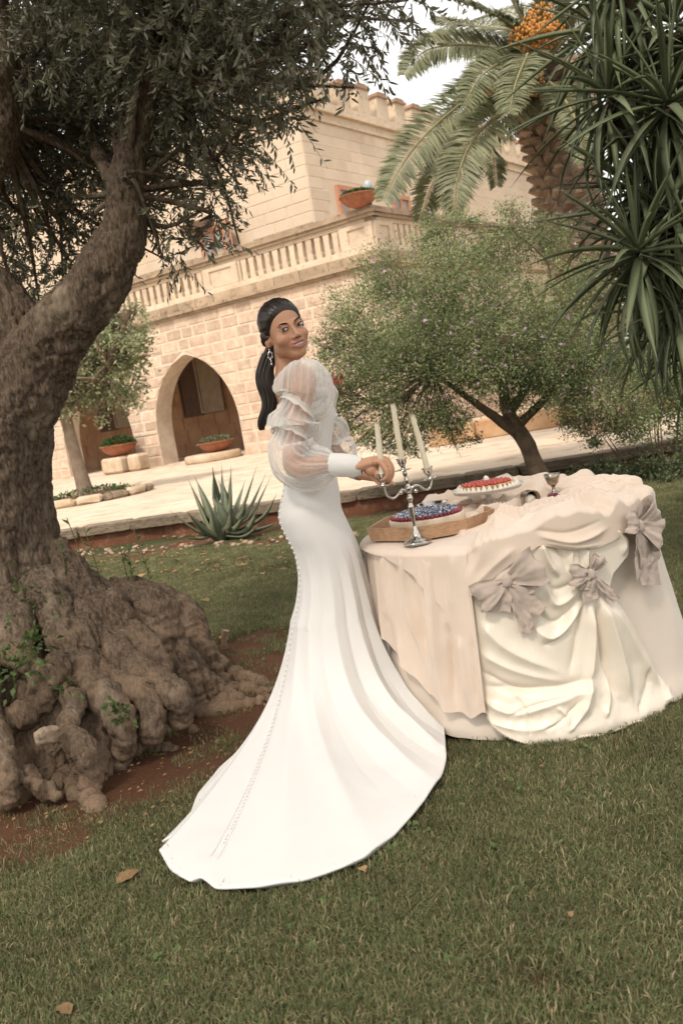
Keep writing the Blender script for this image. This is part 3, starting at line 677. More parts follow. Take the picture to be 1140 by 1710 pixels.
# mound of fused roots: a lumpy polar heap
MC = A(-1.22, 4.1)
def mound(th, q):
    """q 0..1 from the trunk to the rim; returns radius and height"""
    wig = th+.35*np.sin(q*3+th*2)
    rim = np.interp(np.degrees(np.angle(np.exp(1j*th))), [-180, -130, -105, -80, -68, -55, -30, -10, 10, 45, 90, 180], [.66, .70, .70, .68, .50, .36, .34, .38, .44, .54, .60, .64])+.045*np.sin(wig*5+1)+.035*np.sin(wig*9+.4)+.03*np.sin(wig*17)
    r = .18+(rim-.18)*q
    h = (.56-.24*q)*sstep(1.02, .55, q)+.02
    h = h*(1+.16*np.sin(wig*7+.7)*sstep(.1, .6, q))+.10*fbm(np.stack([r*np.cos(th)*5, r*np.sin(th)*5, 0*r], -1), 4, 21)*sstep(.05, .3, q)*sstep(1.05, .8, q)
    return r, h
th, q = np.meshgrid(np.linspace(0, 2*np.pi, 120, endpoint=False), np.linspace(0, 1.0, 34), indexing='ij')
r, h = mound(th, q); V = np.stack([MC[0]+r*np.cos(th), MC[1]+r*np.sin(th), h], -1).reshape(-1, 3); F = gridF(120, 34, cu=True)
r2, _ = mound(th, q); Vb = np.stack([MC[0]+r*np.cos(th), MC[1]+r*np.sin(th), 0*h-.12], -1).reshape(-1, 3)
rimi = np.arange(120)*34+33; rn = np.roll(rimi, -1); n0 = len(V)
Fm = [list(map(int, f)) for f in F]+[[int(i)+n0 for i in f[::-1]] for f in F]+[[int(a), int(a)+n0, int(b)+n0, int(b)] for a, b in zip(rimi, rn)]
inn = np.arange(120)*34
Fm += [[int(i) for i in inn[::-1]], [int(i)+n0 for i in inn]]
parts.append((np.vstack([V, Vb]), Fm))
# root ridges that run down over the heap
ROOTS = [
 [(110, 940, 4.1, .13), (135, 1010, 4.0, .12), (165, 1060, 3.85, .11), (215, 1105, 3.7, .10), (262, 1140, 3.6, .085), (296, 1165, 3.55, .075), (300, 1200, 3.6, .05)],
 [(150, 985, 4.2, .10), (215, 1020, 4.2, .085), (265, 1070, 4.15, .075), (310, 1115, 4.1, .07), (352, 1150, 4.1, .055), (392, 1168, 4.15, .035)],
 [(220, 1000, 4.4, .08), (270, 1010, 4.4, .07), (310, 1050, 4.4, .07), (338, 1085, 4.35, .06), (360, 1120, 4.3, .045), (398, 1160, 4.25, .03)],
 [(290, 1005, 4.5, .07), (318, 1040, 4.45, .075), (330, 1080, 4.4, .07)],
 [(345, 1085, 4.4, .035), (372, 1108, 4.35, .022), (400, 1130, 4.35, .028), (440, 1140, 4.3, .018), (475, 1146, 4.25, .010)],
 [(60, 960, 3.9, .12), (110, 1070, 3.7, .10), (140, 1130, 3.6, .09), (185, 1175, 3.5, .09), (205, 1215, 3.45, .07), (210, 1250, 3.5, .05)],
 [(105, 1100, 3.6, .08), (75, 1160, 3.5, .08), (45, 1190, 3.45, .07), (0, 1210, 3.4, .07), (-50, 1240, 3.4, .06)],
 [(85, 1260, 3.35, .04), (112, 1236, 3.3, .05), (140, 1248, 3.25, .045), (150, 1290, 3.25, .04), (148, 1328, 3.27, .035)],
 [(20, 1000, 3.8, .14), (30, 1100, 3.55, .10), (60, 1120, 3.5, .07), (60, 1160, 3.5, .06)],
 [(-40, 1050, 3.7, .16), (-30, 1180, 3.4, .12), (0, 1260, 3.25, .08), (20, 1300, 3.2, .06), (10, 1345, 3.2, .05)],
 [(120, 1160, 3.5, .08), (115, 1200, 3.4, .07), (95, 1240, 3.3, .05)],
 [(170, 1130, 3.65, .07), (240, 1160, 3.55, .07), (255, 1200, 3.5, .06), (250, 1235, 3.5, .04)],
 [(95, 900, 4.2, .07), (118, 960, 4.15, .10), (150, 1000, 4.05, .11), (190, 1040, 3.95, .08), (235, 1075, 3.85, .07), (280, 1120, 3.8, .05)],
 [(255, 1080, 4.15, .03), (240, 1050, 4.2, .035), (248, 1030, 4.3, .035), (222, 1010, 4.3, .03)],
 [(45, 1280, 3.25, .05), (60, 1310, 3.22, .05), (100, 1330, 3.22, .035)]]
for k, rt in enumerate(ROOTS): limb([pt(a[0], a[1], a[2], a[3]*(.50 if a[1] > 1090 else .66)) for a in rt], 22, 14, .22, 30+k)
gr = np.random.default_rng(19)
for k in range(70):     # sinuous fused roots that flow down the heap and out over the soil
    a = gr.uniform(-2.7, .9); pts = []; reach = gr.uniform(1.0, 1.55) if k % 3 == 0 else gr.uniform(1.0, 1.12); w0 = gr.uniform(.024, .042); ph_ = gr.uniform(0, 6.28); a0 = a
    for q_i in np.linspace(.12, reach, 11):
        a = a0+.16*math.sin(q_i*5+ph_)+.10*(q_i-.1)*math.sin(ph_*3); r1_, h1_ = mound(np.array([a]), np.array([min(q_i, 1.)])); rr_ = r1_[0]+max(q_i-1, 0)*.55
        zz_ = max(h1_[0], 0)+.026 if q_i < .93 else np.interp(q_i, [.93, 1.05, 1.3, 1.6], [.07, .022, .010, -.01])
        pts.append((MC[0]+rr_*math.cos(a), MC[1]+rr_*math.sin(a), zz_, w0*(1-.50*q_i/reach)*gr.uniform(.85, 1.15)*(1 if q_i < 1 else .75)))
    limb(pts, 26, 9, .15, 100+k)
for k in range(9):      # roots on the far side, out of the photograph's sight
    a = R_(62+k*17); limb([(MC[0]+.3*math.cos(a), MC[1]+.3*math.sin(a), .5, .12), (MC[0]+.7*math.cos(a+.1), MC[1]+.7*math.sin(a+.1), .3, .11), (MC[0]+1.05*math.cos(a+.2), MC[1]+1.05*math.sin(a+.2), .0, .06)], 12, 12, .2, 60+k)
V, F, Nn = voxel('olive', parts, .0098, 1)
# furrows: long along the limbs, knobbly on the roots
fur = fbm(np.c_[V[:, 0]*34, V[:, 1]*34, V[:, 2]*9], 4, 41); kn = fbm(V*17, 4, 44); big = fbm(V*6, 3, 47)
up = sstep(.45, .9, V[:, 2]); rid = 1-np.abs(fbm(np.c_[V[:, 0]*22, V[:, 1]*22, V[:, 2]*12], 3, 51))*2.2
thin = sstep(1.5, 2.6, V[:, 2])
ang_ = np.arctan2(V[:, 1]-MC[1], V[:, 0]-MC[0]); rad_2 = np.hypot(V[:, 1]-MC[1], V[:, 0]-MC[0]); rib = 1-np.abs(fbm(np.stack([np.cos(ang_)*7, np.sin(ang_)*7, rad_2*3.5+V[:, 2]*1.5], -1), 3, 58))*2.6
d = up*(.018*fur-.014*np.clip(rid, 0, 1)**3)*(1-.5*thin)+(1-up)*(.007*kn+.006*rid+.016*np.clip(rib, -.6, 1))+.022*big*(1-.6*thin)*(.35+.65*up)
# hollows in the heap
for (px, py, y, rr, dep) in ((84, 1262, 3.28, .055, .10), (95, 1180, 3.42, .05, .06), (225, 1045, 4.1, .05, .06), (205, 1110, 3.8, .05, .05), (50, 705, 3.98, .035, .05), (30, 1140, 3.5, .06, .06), (120, 985, 3.9, .05, .05), (170, 470, 3.83, .03, .04)):
    c = at(px, py, y); q_ = np.linalg.norm(V-c, axis=1)/rr; d = d-dep*np.exp(-q_**2*1.2)
V = V+Nn*(d+(1-up)*(.016*(1-np.abs(fbm(np.c_[V[:, 0]*26+V[:, 2]*8, V[:, 1]*26, V[:, 2]*20], 3, 55))*2.4)+.008*fbm(V*55, 3, 56))+up*.004*fbm(np.c_[V[:, 0]*90, V[:, 1]*90, V[:, 2]*30], 2, 57)*(1-.5*thin))[:, None]
soilf = sstep(.20, -.02, V[:, 2]+.1*kn)
tr_ = obj('trunk', meshdata('trunk', V-OV, F, m_bark, True, {'soil': np.clip(soilf*.25+.45*sstep(.75, .3, V[:, 2])*sstep(-.5, .6, kn), 0, .9)}), olive)

# foliage: twigs of narrow leaves
def sprays(cent, n, r, leafL=.048, leafW=.0105, nl=16, tw=.18, droop=.5, seed=0, jit=1.):
    """cent (k,3), radii r(k,3): n twigs inside; each twig a bent line carrying nl leaves. Returns leaf (V,F,T) and twig (V,F)"""
    g = np.random.default_rng(seed); k = len(cent); w = np.prod(r, axis=1)**.8; idx = g.choice(k, n, p=w/w.sum())
    d = g.normal(size=(n, 3)); d /= np.linalg.norm(d, axis=1)[:, None]; P0 = cent[idx]+d*(g.uniform(0, 1, n)[:, None]**.42)*r[idx]
    D = d*.8+g.normal(size=(n, 3))*.6; D[:, 2] -= droop*.5; D /= np.linalg.norm(D, axis=1)[:, None]
    L = tw*g.uniform(.6, 1.3, n)
    t = np.linspace(.08, 1, nl)[None, :, None]
    P = P0[:, None]+D[:, None]*L[:, None, None]*t-A(0, 0, 1)*(L[:, None, None]*t**2*droop*.5)
    side = g.normal(size=(n, 1, 3)); side = np.cross(np.broadcast_to(side, P.shape), D[:, None]); side /= np.linalg.norm(side, axis=2)[..., None]+1e-9
    alt = np.where(np.arange(nl) % 2 == 0, 1, -1)[None, :, None]
    rot = g.uniform(0, 6.28, (n, nl, 1)); B = np.cross(D[:, None]+0*P, side); side2 = side*np.cos(rot*.35*alt)+B*np.sin(rot*.35*alt)
    LD = D[:, None]*.75+side2*alt*.8+g.normal(size=P.shape)*.22*jit; LD[..., 2] -= .12; LD /= np.linalg.norm(LD, axis=2)[..., None]
    P = P.reshape(-1, 3); LD = LD.reshape(-1, 3); m = len(P); s = g.normal(size=(m, 3)); S = np.cross(LD, s); S /= np.linalg.norm(S, axis=1)[:, None]+1e-9; U = np.cross(S, LD)
    l = leafL*g.uniform(.6, 1.2, m)[:, None]; ww = leafW*g.uniform(.75, 1.2, m)[:, None]*.5; cv = g.uniform(-.12, .12, m)[:, None]*l
    V = np.stack([P, P+LD*l*.35+S*ww+U*cv*.4, P+LD*l*.35-S*ww+U*cv*.4, P+LD*l*.75+S*ww*.7+U*cv, P+LD*l*.75-S*ww*.7+U*cv, P+LD*l+U*cv*1.6], 1).reshape(-1, 3)
    b = np.arange(m)[:, None]*6
    F = np.concatenate([np.c_[b, b+2, b+4, b+3][:, [0, 1, 2, 3]], np.c_[b, b+3, b+5, b+4][:, [0, 1, 2, 3]]*0], 0)
    Fq = np.concatenate([np.hstack([b+1, b+2, b+4, b+3])]); Ft = np.concatenate([np.hstack([b, b+2, b+1]), np.hstack([b+3, b+4, b+5])])
    T = np.repeat(np.repeat(g.uniform(.7, 1.25, n), nl)*g.uniform(.7, 1.35, m), 6)
    # twigs as thin three-sided tubes
    k3 = 4; tt = np.linspace(0, 1, k3)[None, :, None]; TP = P0[:, None]+D[:, None]*L[:, None, None]*tt-A(0, 0, 1)*(L[:, None, None]*tt**2*droop*.5)
    rad = .0022*(1.2-tt); ang = np.arange(3)*2.094
    ring = np.stack([TP+rad*(side[:, :1]*math.cos(a)+B[:, :1]*math.sin(a)) for a in ang], 2)      # n,k3,3,3
    TV = ring.reshape(-1, 3); i0 = (np.arange(n)*k3*3)[:, None, None]+np.arange(k3-1)[None, :, None]*3; j = np.arange(3)[None, None, :]; jn = (j+1) % 3
    TF = np.stack([i0+j, i0+jn, i0+3+jn, i0+3+j], -1).reshape(-1, 4)
    return V, Fq, Ft, T, TV, TF
def leafmesh(name, V, Fq, Ft, T, m):
    """quads + tris from arrays"""
    me = bpy.data.meshes.new(name); me.vertices.add(len(V)); me.vertices.foreach_set('co', V.astype(np.float32).ravel())
    li = np.concatenate([Fq.ravel(), Ft.ravel()]).astype(np.int32); me.loops.add(len(li)); me.loops.foreach_set('vertex_index', li)
    nq, nt_ = len(Fq), len(Ft); ls = np.concatenate([np.arange(nq)*4, nq*4+np.arange(nt_)*3]).astype(np.int32)
    me.polygons.add(nq+nt_); me.polygons.foreach_set('loop_start', ls); me.update(calc_edges=True); me.materials.append(m)
    a = me.attributes.new('tint', 'FLOAT', 'POINT'); a.data.foreach_set('value', T.astype(np.float32)); return me
def olive_leaf_mat():
    m = mat('olive_leaves', (.135, .138, .080), (.190, .185, .120), rough=.45, nscale=3, tint=True, transl=.28, spec=.35)
    nt = m.node_tree; N = nt.nodes; L = nt.links; b = [n for n in N if n.type == 'BSDF_PRINCIPLED'][0]     # silvery underside
    g = N.new('ShaderNodeNewGeometry'); x = N.new('ShaderNodeMix'); x.data_type = 'RGBA'; L.new(g.outputs['Backfacing'], x.inputs[0])
    L.new(b.inputs['Base Color'].links[0].from_socket, x.inputs[6]); x.inputs[7].default_value = (.26, .25, .195, 1); L.new(x.outputs[2], b.inputs['Base Color']); return m
m_ol = olive_leaf_mat()
m_twig = mat('twig', (.16, .13, .09), (.10, .08, .055), rough=.9, nscale=10)
BL = [  # px, py, depth, radius
 (60, 60, 4.6, .55), (170, 40, 4.2, .5), (300, 60, 3.9, .42), (420, 30, 3.6, .34), (520, 25, 3.4, .26), (590, 10, 3.3, .17), (380, 150, 3.8, .30), (300, 180, 4.3, .4), (180, 190, 4.6, .45), (70, 210, 4.7, .5),
 (330, 260, 4.1, .25), (400, 215, 3.9, .17), (110, 320, 4.7, .42), (40, 420, 4.8, .33), (60, 480, 4.5, .17), (150, 330, 4.6, .25), (280, 340, 4.1, .20), (290, 400, 4.1, .15), (310, 440, 4.2, .09), (100, 450, 4.6, .17),
 (250, -90, 3.6, .6), (60, -90, 3.8, .6), (430, -80, 3.3, .42), (560, -60, 3.1, .28), (640, -25, 3.0, .12), (460, 110, 3.4, .17), (530, 80, 3.2, .12), (0, 330, 4.3, .3), (-100, 250, 4.5, .5), (-120, 60, 4.3, .5),
 (350, 40, 4.8, .45), (240, 110, 5.0, .5), (120, 130, 5.2, .5), (20, 120, 5.2, .5), (210, 280, 5.0, .3), (455, 175, 3.5, .10), (355, 330, 4.0, .11), (350, 395, 4.1, .06), (305, 470, 4.2, .05), (390, 265, 3.9, .10)]
cent = np.array([at(a, b, y) for a, b, y, r in BL]); rad = np.array([[r, r, r*.85] for *_, r in BL])
V, Fq, Ft, T, TV, TF = sprays(cent, 5900, rad, .037, .0098, 17, .17, droop=.18, seed=5, jit=1.5)
# the part of the crown over and behind the camera
c2 = np.array([(.5, .6, 3.9), (-.8, .1, 3.8), (.2, -.1, 4.1), (-.9, -.9, 3.8), (.1, -1.1, 4.0), (1.0, -.5, 4.1), (-1.8, -.3, 3.6), (1.2, .7, 4.2), (-.2, .6, 4.5), (-1.9, .7, 3.9), (1.1, 1.7, 4.3), (.3, 2.7, 4.5), (-.6, 1.6, 4.4), (-1.6, 2.6, 3.3), (-.9, 2.0, 3.5), (-2.2, 1.6, 3.2), (-.3, 2.6, 3.7), (-1.3, 1.0, 3.6), (.3, 3.6, 4.1), (-2.6, 3.2, 3.4), (-1.3, 4.6, 4.4), (-.4, 4.8, 4.0), (-2.2, 5.0, 3.9), (.1, 1.8, 3.9), (-.4, 1.0, 3.8)]); r2 = np.full((len(c2), 3), .75)*A(1, 1, .6)
V2, Fq2, Ft2, T2, TV2, TF2 = sprays(c2, 4400, r2, .055, .013, 14, .22, seed=6)
n = len(V); nt0 = len(TV)
o = obj('crown', leafmesh('crown', np.vstack([V, V2])-OV, np.vstack([Fq, Fq2+n]), np.vstack([Ft, Ft2+n]), np.r_[T, T2], m_ol), olive); o['kind'] = 'stuff'
mk('twigs', (np.vstack([TV, TV2])-OV, np.vstack([TF, TF2+nt0])), m_twig, olive, kind='stuff')
# branches that carry them
br = []
for k, (a, b, y, r) in enumerate(BL):
    if r < .11: continue
    c = at(a, b, y); s = at(262, 90, 4.0) if a > 230 and b < 250 else (at(212, 320, 3.95) if a > 150 else at(0, 200, 4.0))
    for q in range(3):
        e = c+rng.normal(size=3)*r*.6; m_ = (s+e)/2+rng.normal(size=3)*.10
        br.append(tube([s, m_, e], [.016, .010, .004], 6, 10, caps=False))
mk('branches', joinq([(v-OV, f) for v, f in br]), m_bark, olive, smooth=True, kind='stuff')

# ------------------------------------------------------------------ suckers and weeds among the roots
m_weed = mat('sucker_leaves', (.075, .125, .035), (.11, .15, .05), rough=.5, nscale=8, tint=True, transl=.3)
m_wstem = mat('sucker_stem', (.12, .13, .05), (.16, .11, .06), nscale=10)
def sucker(px, py, y, h, n, seed, label, lean=0, L=.06, W=.020, ns=1):
    g = np.random.default_rng(seed); b = at(px, py, y); t = thing('sucker_shoot', label, 'plant', b, 0, 'young shoots growing from the olive roots')
    st = []; Vs = []; T = []
    for s_ in range(ns):
        off = A(*g.normal(size=2)*.02*(ns > 1), 0); ln = lean+g.uniform(-.15, .15); h_ = h*g.uniform(.7, 1.0) if ns > 1 else h
        pts = np.array([(0, 0, -.02), (ln*h_*.3, g.uniform(-.02, .02), h_*.5), (ln*h_, g.uniform(-.04, .04), h_)])+off; P = spline(pts, 12); st.append(tube(P, np.linspace(.0042, .0018, 12), 5, caps=False))
        for k in range(n):
            q = P[int((.2+.8*k/n)*11)]; a = g.uniform(0, 6.28); D = A(math.cos(a), math.sin(a), .9); D /= np.linalg.norm(D); S = np.cross(D, A(0, 0, 1)); S /= np.linalg.norm(S); l = L*g.uniform(.5, 1.1); w = W*l/L
            Vs.append([q, q+D*l*.5+S*w*.5, q+D*l-A(0, 0, .2*l), q+D*l*.5-S*w*.5]); T += [g.uniform(.7, 1.3)]*4
    mk('stem', joinq(st), m_wstem, t); V = np.array(Vs).reshape(-1, 3)
    obj('leaves', meshdata('leaves', V, np.arange(len(V)).reshape(-1, 4), m_weed, attrs={'tint': T}), t)
SH = [(262,1020,4.3,.42,16,'tallest sprout on the roots, ending in a flower spike beside the low wall'),(225,1000,4.35,.28,12,'leafy sprout just left of the tallest root sprout'),(180,1005,4.2,.36,12,'thin straight sprout left of the middle of the roots'),
      (150,1000,4.1,.38,10,'thin sprout close to the trunk flare'),(120,1010,4.0,.30,9,'leftmost upright sprout against the trunk foot'),(205,1060,3.95,.16,10,'short broad sprout in the middle of the root heap')]
for k, (a, b, y, h, n, lb) in enumerate(SH): sucker(a, b, y, h, n, 70+k, lb, lean=-.05+.06*(k % 2), ns=1 if k != 1 else 2)
def clump(px, py, y, r, n, label, seed):
    b = at(px, py, y); t = thing('ivy_clump', label, 'plant', b, 0, 'small leafy clumps on the olive roots')
    V, F, T = leafmass(n, lambda g, m: ((lambda d: (d*r*g.uniform(.2, 1, m)[:, None]*A(1, .5, 1.1), d+A(0, -.5, .4)))(g.normal(size=(m, 3))*.6)), .032, .020, seed)
    o = obj('leaves', meshdata('leaves', V, F, m_weed, attrs={'tint': T}), t)
clump(20, 1110, 3.35, .13, 110, 'dark green leafy clump at the left edge over the root cave', 80); clump(50, 1075, 3.45, .10, 80, 'leafy clump on the trunk foot at the left', 81)
clump(203, 1190, 3.40, .05, 50, 'compact green clump on the front face of the roots', 82); clump(290, 1125, 3.85, .05, 30, 'small green sprig in the cleft between two long roots', 83)
clump(270, 1028, 4.2, .05, 26, 'green sprig at the top right of the root heap', 84); clump(110, 1150, 3.4, .045, 22, 'faint sprig of leaves in the front of the roots', 85)
clump(60, 1000, 3.75, .12, 60, 'thin green growth up the trunk foot', 86)
ds = thing('dead_wood', 'bleached broken piece of wood stuck over the dark hollow in the roots', 'wood', at(78, 1228, 3.2))
V, F = ball((0, 0, 0), (.055, .03, .03), 12, 8); V = V+Vector((0, 0, 0))[0]+.02*np.stack([fbm(V*40, 2, s) for s in (1, 2, 3)], -1); mk('chunk', (V, F), mat('bleached_wood', (.36, .28, .2), (.2, .14, .1), nscale=30, bump=.6, bscale=60), ds)
stc = thing('cut_branch', 'short pale cut branch standing upright right of the olive roots', 'wood', atz(374, 1082))
mk('stub', tube([(0, 0, -.01), (.01, 0, .05), (.03, 0, .10)], [.018, .02, .022], 9, mod=lambda th, t: 1+.15*np.sin(3*th+4*t)), mat('cut_wood', (.42, .29, .19), (.3, .2, .13), nscale=30), stc)
# ------------------------------------------------------------------ flowering shrub tree by the wall
def leafcloud(cent, rad, n, L, W, seed, shell=.5, flat=0.):
    g = np.random.default_rng(seed); k = len(cent); w = np.prod(rad, axis=1)**.75; idx = g.choice(k, n, p=w/w.sum())
    # leaves gather in clumps so that gaps and light/dark tufts show
    nc = max(n//46, 1); ci_ = g.choice(k, nc, p=w/w.sum()); d = g.normal(size=(nc, 3)); d /= np.linalg.norm(d, axis=1)[:, None]
    C = cent[ci_]+d*(g.uniform(0, 1, nc)[:, None]**shell)*rad[ci_]; cr = rad[ci_].mean(1)*.18+L*.9
    own = g.integers(0, nc, n); P = C[own]+g.normal(size=(n, 3))*cr[own][:, None]*.6
    D = g.normal(size=(n, 3))+d[own]*.7+A(0, 0, .15); D /= np.linalg.norm(D, axis=1)[:, None]; S = np.cross(D, g.normal(size=(n, 3))); S /= np.linalg.norm(S, axis=1)[:, None]+1e-9
    l = L*g.uniform(.6, 1.3, n)[:, None]; w_ = W*g.uniform(.7, 1.2, n)[:, None]*.5; U = np.cross(S, D)
    V = np.stack([P, P+D*l*.5+S*w_+U*w_*.4, P+D*l, P+D*l*.5-S*w_+U*w_*.4], 1).reshape(-1, 3)
    T = np.repeat(g.uniform(.5, 1.5, nc)[own]*g.uniform(.75, 1.25, n), 4); return V, np.arange(4*n).reshape(n, 4), T, C
def tree(name, label, cat, base, trunkpts, blobs, nleaf, L, W, m_leaf, m_tr, seed, group=None, nbr=3, brr=.03, flowers=None):
    t = thing(name, label, cat, base, 0, group); b = np.asarray(base, float); parts_ = []
    for pts in trunkpts: parts_.append(tube([p[:3] for p in pts], [p[3] for p in pts], 9, 16, mod=lambda th, t_: 1+.12*np.sin(3*th+5*t_)))
    V, F = join(*parts_); V = V+.012*np.stack([fbm(V*9, 3, s) for s in (1, 2, 3)], -1); mk('trunk', (V-b, F), m_tr, t, smooth=True)
    cent = np.array([q[:3] for q in blobs]); rad_ = np.array([q[3] for q in blobs])[:, None]*np.ones(3)*A(1, 1, .85)
    V, F, T, C = leafcloud(cent, rad_, nleaf, L, W, seed); o = obj('crown', meshdata('crown', V-b, F, m_leaf, attrs={'tint': T}), t); o['kind'] = 'stuff'
    ends = np.array([pts[-1][:3] for pts in trunkpts]); br = []; g = np.random.default_rng(seed+1)
    for c, r in zip(cent, rad_):
        e0 = ends[np.argmin(np.linalg.norm(ends-c, axis=1))]
        for q in range(nbr):
            e = c+g.normal(size=3)*r*.5; m_ = (e0+e)/2+g.normal(size=3)*r*.25; br.append(tube([e0, m_, e], [brr, brr*.6, brr*.2], 5, 8, caps=False))
            for k in range(7): f_ = e+g.normal(size=3)*r*.45; br.append(tube([(m_+e)/2, (e+f_)/2, f_], [brr*.35, brr*.2, brr*.1], 4, 5, caps=False))
    V, F = joinq(br); mk('branches', (V-b, F), m_tr, t, smooth=True, kind='stuff')
    if flowers:
        nf, fm, fs = flowers; idx = g.choice(len(C), nf); P = C[idx]+g.normal(size=(nf, 3))*.05+A(0, -.05, .03); V = []; F = []
        for p in P:
            for k in range(3): d = g.normal(size=(3, 3))*fs; n = len(V); V += [p+d[0], p+d[1], p+d[2]]; F.append([n, n+1, n+2])
        mk('blossoms', (np.array(V)-b, F), fm, t, kind='stuff')
    return t
m_sh = mat('shrub_leaves', (.155, .20, .082), (.30, .33, .165), rough=.55, nscale=1.1, ramp=(.38, .62), tint=True, transl=.35)
m_shb = mat('shrub_bark', (.20, .14, .095), (.12, .085, .06), rough=.95, nscale=8, bump=.6, bscale=30, bdist=.02)
m_flo = mat('mauve_blossom', (.42, .27, .38), (.52, .38, .46), rough=.7, nscale=20)
B0 = A(2.18, 9.55, -.02)
def q_(px, py, y, r): return (*at(px, py, y), r)
tp = [[(*B0, .13), q_(893, 780, 9.5, .095), q_(880, 745, 9.5, .085), q_(862, 715, 9.5, .08), q_(845, 680, 9.5, .06), q_(838, 640, 9.5, .045), q_(800, 560, 9.5, .03)],
      [q_(866, 725, 9.5, .07), q_(830, 700, 9.4, .05), q_(790, 670, 9.3, .035), q_(720, 620, 9.2, .02)], [q_(850, 690, 9.5, .06), q_(880, 640, 9.5, .045), q_(900, 560, 9.6, .03), q_(880, 470, 9.6, .018)],
      [q_(862, 715, 9.5, .05), q_(905, 670, 9.4, .04), q_(960, 610, 9.3, .025), q_(1010, 570, 9.3, .015)], [q_(895, 560, 9.6, .03), q_(905, 500, 9.6, .02), q_(915, 440, 9.5, .014), q_(850, 380, 9.5, .008)], [q_(900, 530, 9.6, .022), q_(950, 510, 9.4, .015), q_(1010, 500, 9.3, .008)]]
bl = [q_(600, 620, 9.2, .48), q_(590, 530, 9.3, .38), q_(640, 470, 9.5, .42), q_(680, 570, 9.0, .5), q_(650, 690, 9.2, .36), q_(730, 690, 9.2, .36), q_(740, 470, 9.2, .5), q_(770, 590, 9.0, .5), q_(840, 520, 9.0, .5), q_(820, 420, 9.6, .42), q_(860, 630, 9.3, .42),
      q_(930, 590, 9.0, .48), q_(1000, 640, 9.0, .42), q_(1040, 600, 9.1, .36), q_(1050, 690, 9.2, .3), q_(980, 700, 9.3, .28), q_(720, 400, 9.7, .3), q_(900, 400, 9.8, .35), q_(960, 480, 9.4, .4), q_(780, 370, 9.9, .24), q_(550, 570, 9.3, .2), q_(560, 660, 9.3, .25), q_(700, 740, 9.3, .14), q_(640, 750, 9.3, .14),
      q_(760, 720, 9.3, .15), q_(740, 560, 9.9, .5), q_(880, 560, 10., .5), q_(650, 600, 10.0, .45), q_(850, 350, 10., .18), q_(1000, 540, 9.6, .35), q_(600, 725, 9.2, .2), q_(680, 745, 9.2, .16), q_(780, 735, 9.3, .12), q_(560, 700, 9.2, .2), q_(820, 600, 8.8, .4), q_(1030, 720, 9.2, .2), q_(950, 660, 9.0, .3)]
tree('flowering_shrub', 'large loose shrub tree with tiny mauve blossoms leaning out from the low wall', 'tree', B0, tp, bl, 125000, .031, .015, m_sh, m_shb, 8, flowers=(900, m_flo, .012), brr=.009)
# low growth at its right, in front of the wall
m_sh2 = mat('dark_shrub_leaves', (.075, .095, .045), (.12, .145, .07), rough=.6, nscale=2, tint=True, transl=.25)
def bush(name, label, pts, n, L, W, m, seed, group=None, cat='bush'):
    c = np.array([p[:3] for p in pts]); base = A(c[:, 0].mean(), c[:, 1].mean(), 0); t = thing(name, label, cat, base, 0, group)
    V, F, T, C = leafcloud(c, np.array([p[3] for p in pts])[:, None]*np.ones(3)*A(1, 1, .8), n, L, W, seed); o = obj('foliage', meshdata('foliage', V-base, F, m, attrs={'tint': T}), t); o['kind'] = 'stuff'
    st = []; g = np.random.default_rng(seed)
    for k in range(12 if n > 100 else 0): p = c[g.integers(0, len(c))]+g.normal(size=3)*.05; st.append(tube([A(p[0]*.5+base[0]*.5, p[1], -.02), p+A(0, 0, .05)], [.012, .004], 5, 4, caps=False))
    if not st: st.append(tube(spline(np.array([q_(620, 640, 9.0, 0)[:3], q_(590, 660, 8.8, 0)[:3], q_(562, 648, 8.6, 0)[:3], q_(552, 625, 8.6, 0)[:3]]), 12), np.linspace(.008, .003, 12), 5, caps=False))
    V, F = joinq(st); mk('stems', (V-base, F), m_shb, t)
    return t
rl = bush('red_leaved_twig', 'few dark red leaves on a twig beside the bust of the woman', [q_(560, 648, 8.6, .06), q_(552, 625, 8.6, .04), q_(566, 672, 8.6, .05), q_(562, 705, 8.6, .05)], 34, .07, .04, mat('red_leaf', (.22, .05, .03), (.16, .04, .03), rough=.6, nscale=9, tint=True, transl=.2), 36)
bush('low_bush', 'dark creeping bush along the foot of the wall behind the table at the right', [q_(960, 800, 9.2, .16), q_(1000, 790, 9.2, .18), q_(1040, 800, 9.1, .2), q_(1085, 780, 9.2, .22), q_(1130, 790, 9.0, .24), q_(1170, 770, 9.0, .25), q_(1110, 815, 8.8, .15), q_(950, 825, 9.0, .1), q_(1220, 770, 9.0, .3)], 9000, .04, .02, m_sh2, 31)
bush('garden_bush', 'bushy shrub hanging over the coping at the far right edge', [q_(1090, 680, 9.8, .3), q_(1130, 650, 9.8, .35), q_(1160, 700, 9.8, .35), q_(1060, 720, 9.7, .2), q_(1100, 620, 10.2, .3), q_(1000, 730, 9.7, .12)], 11000, .036, .018, m_sh, 32)
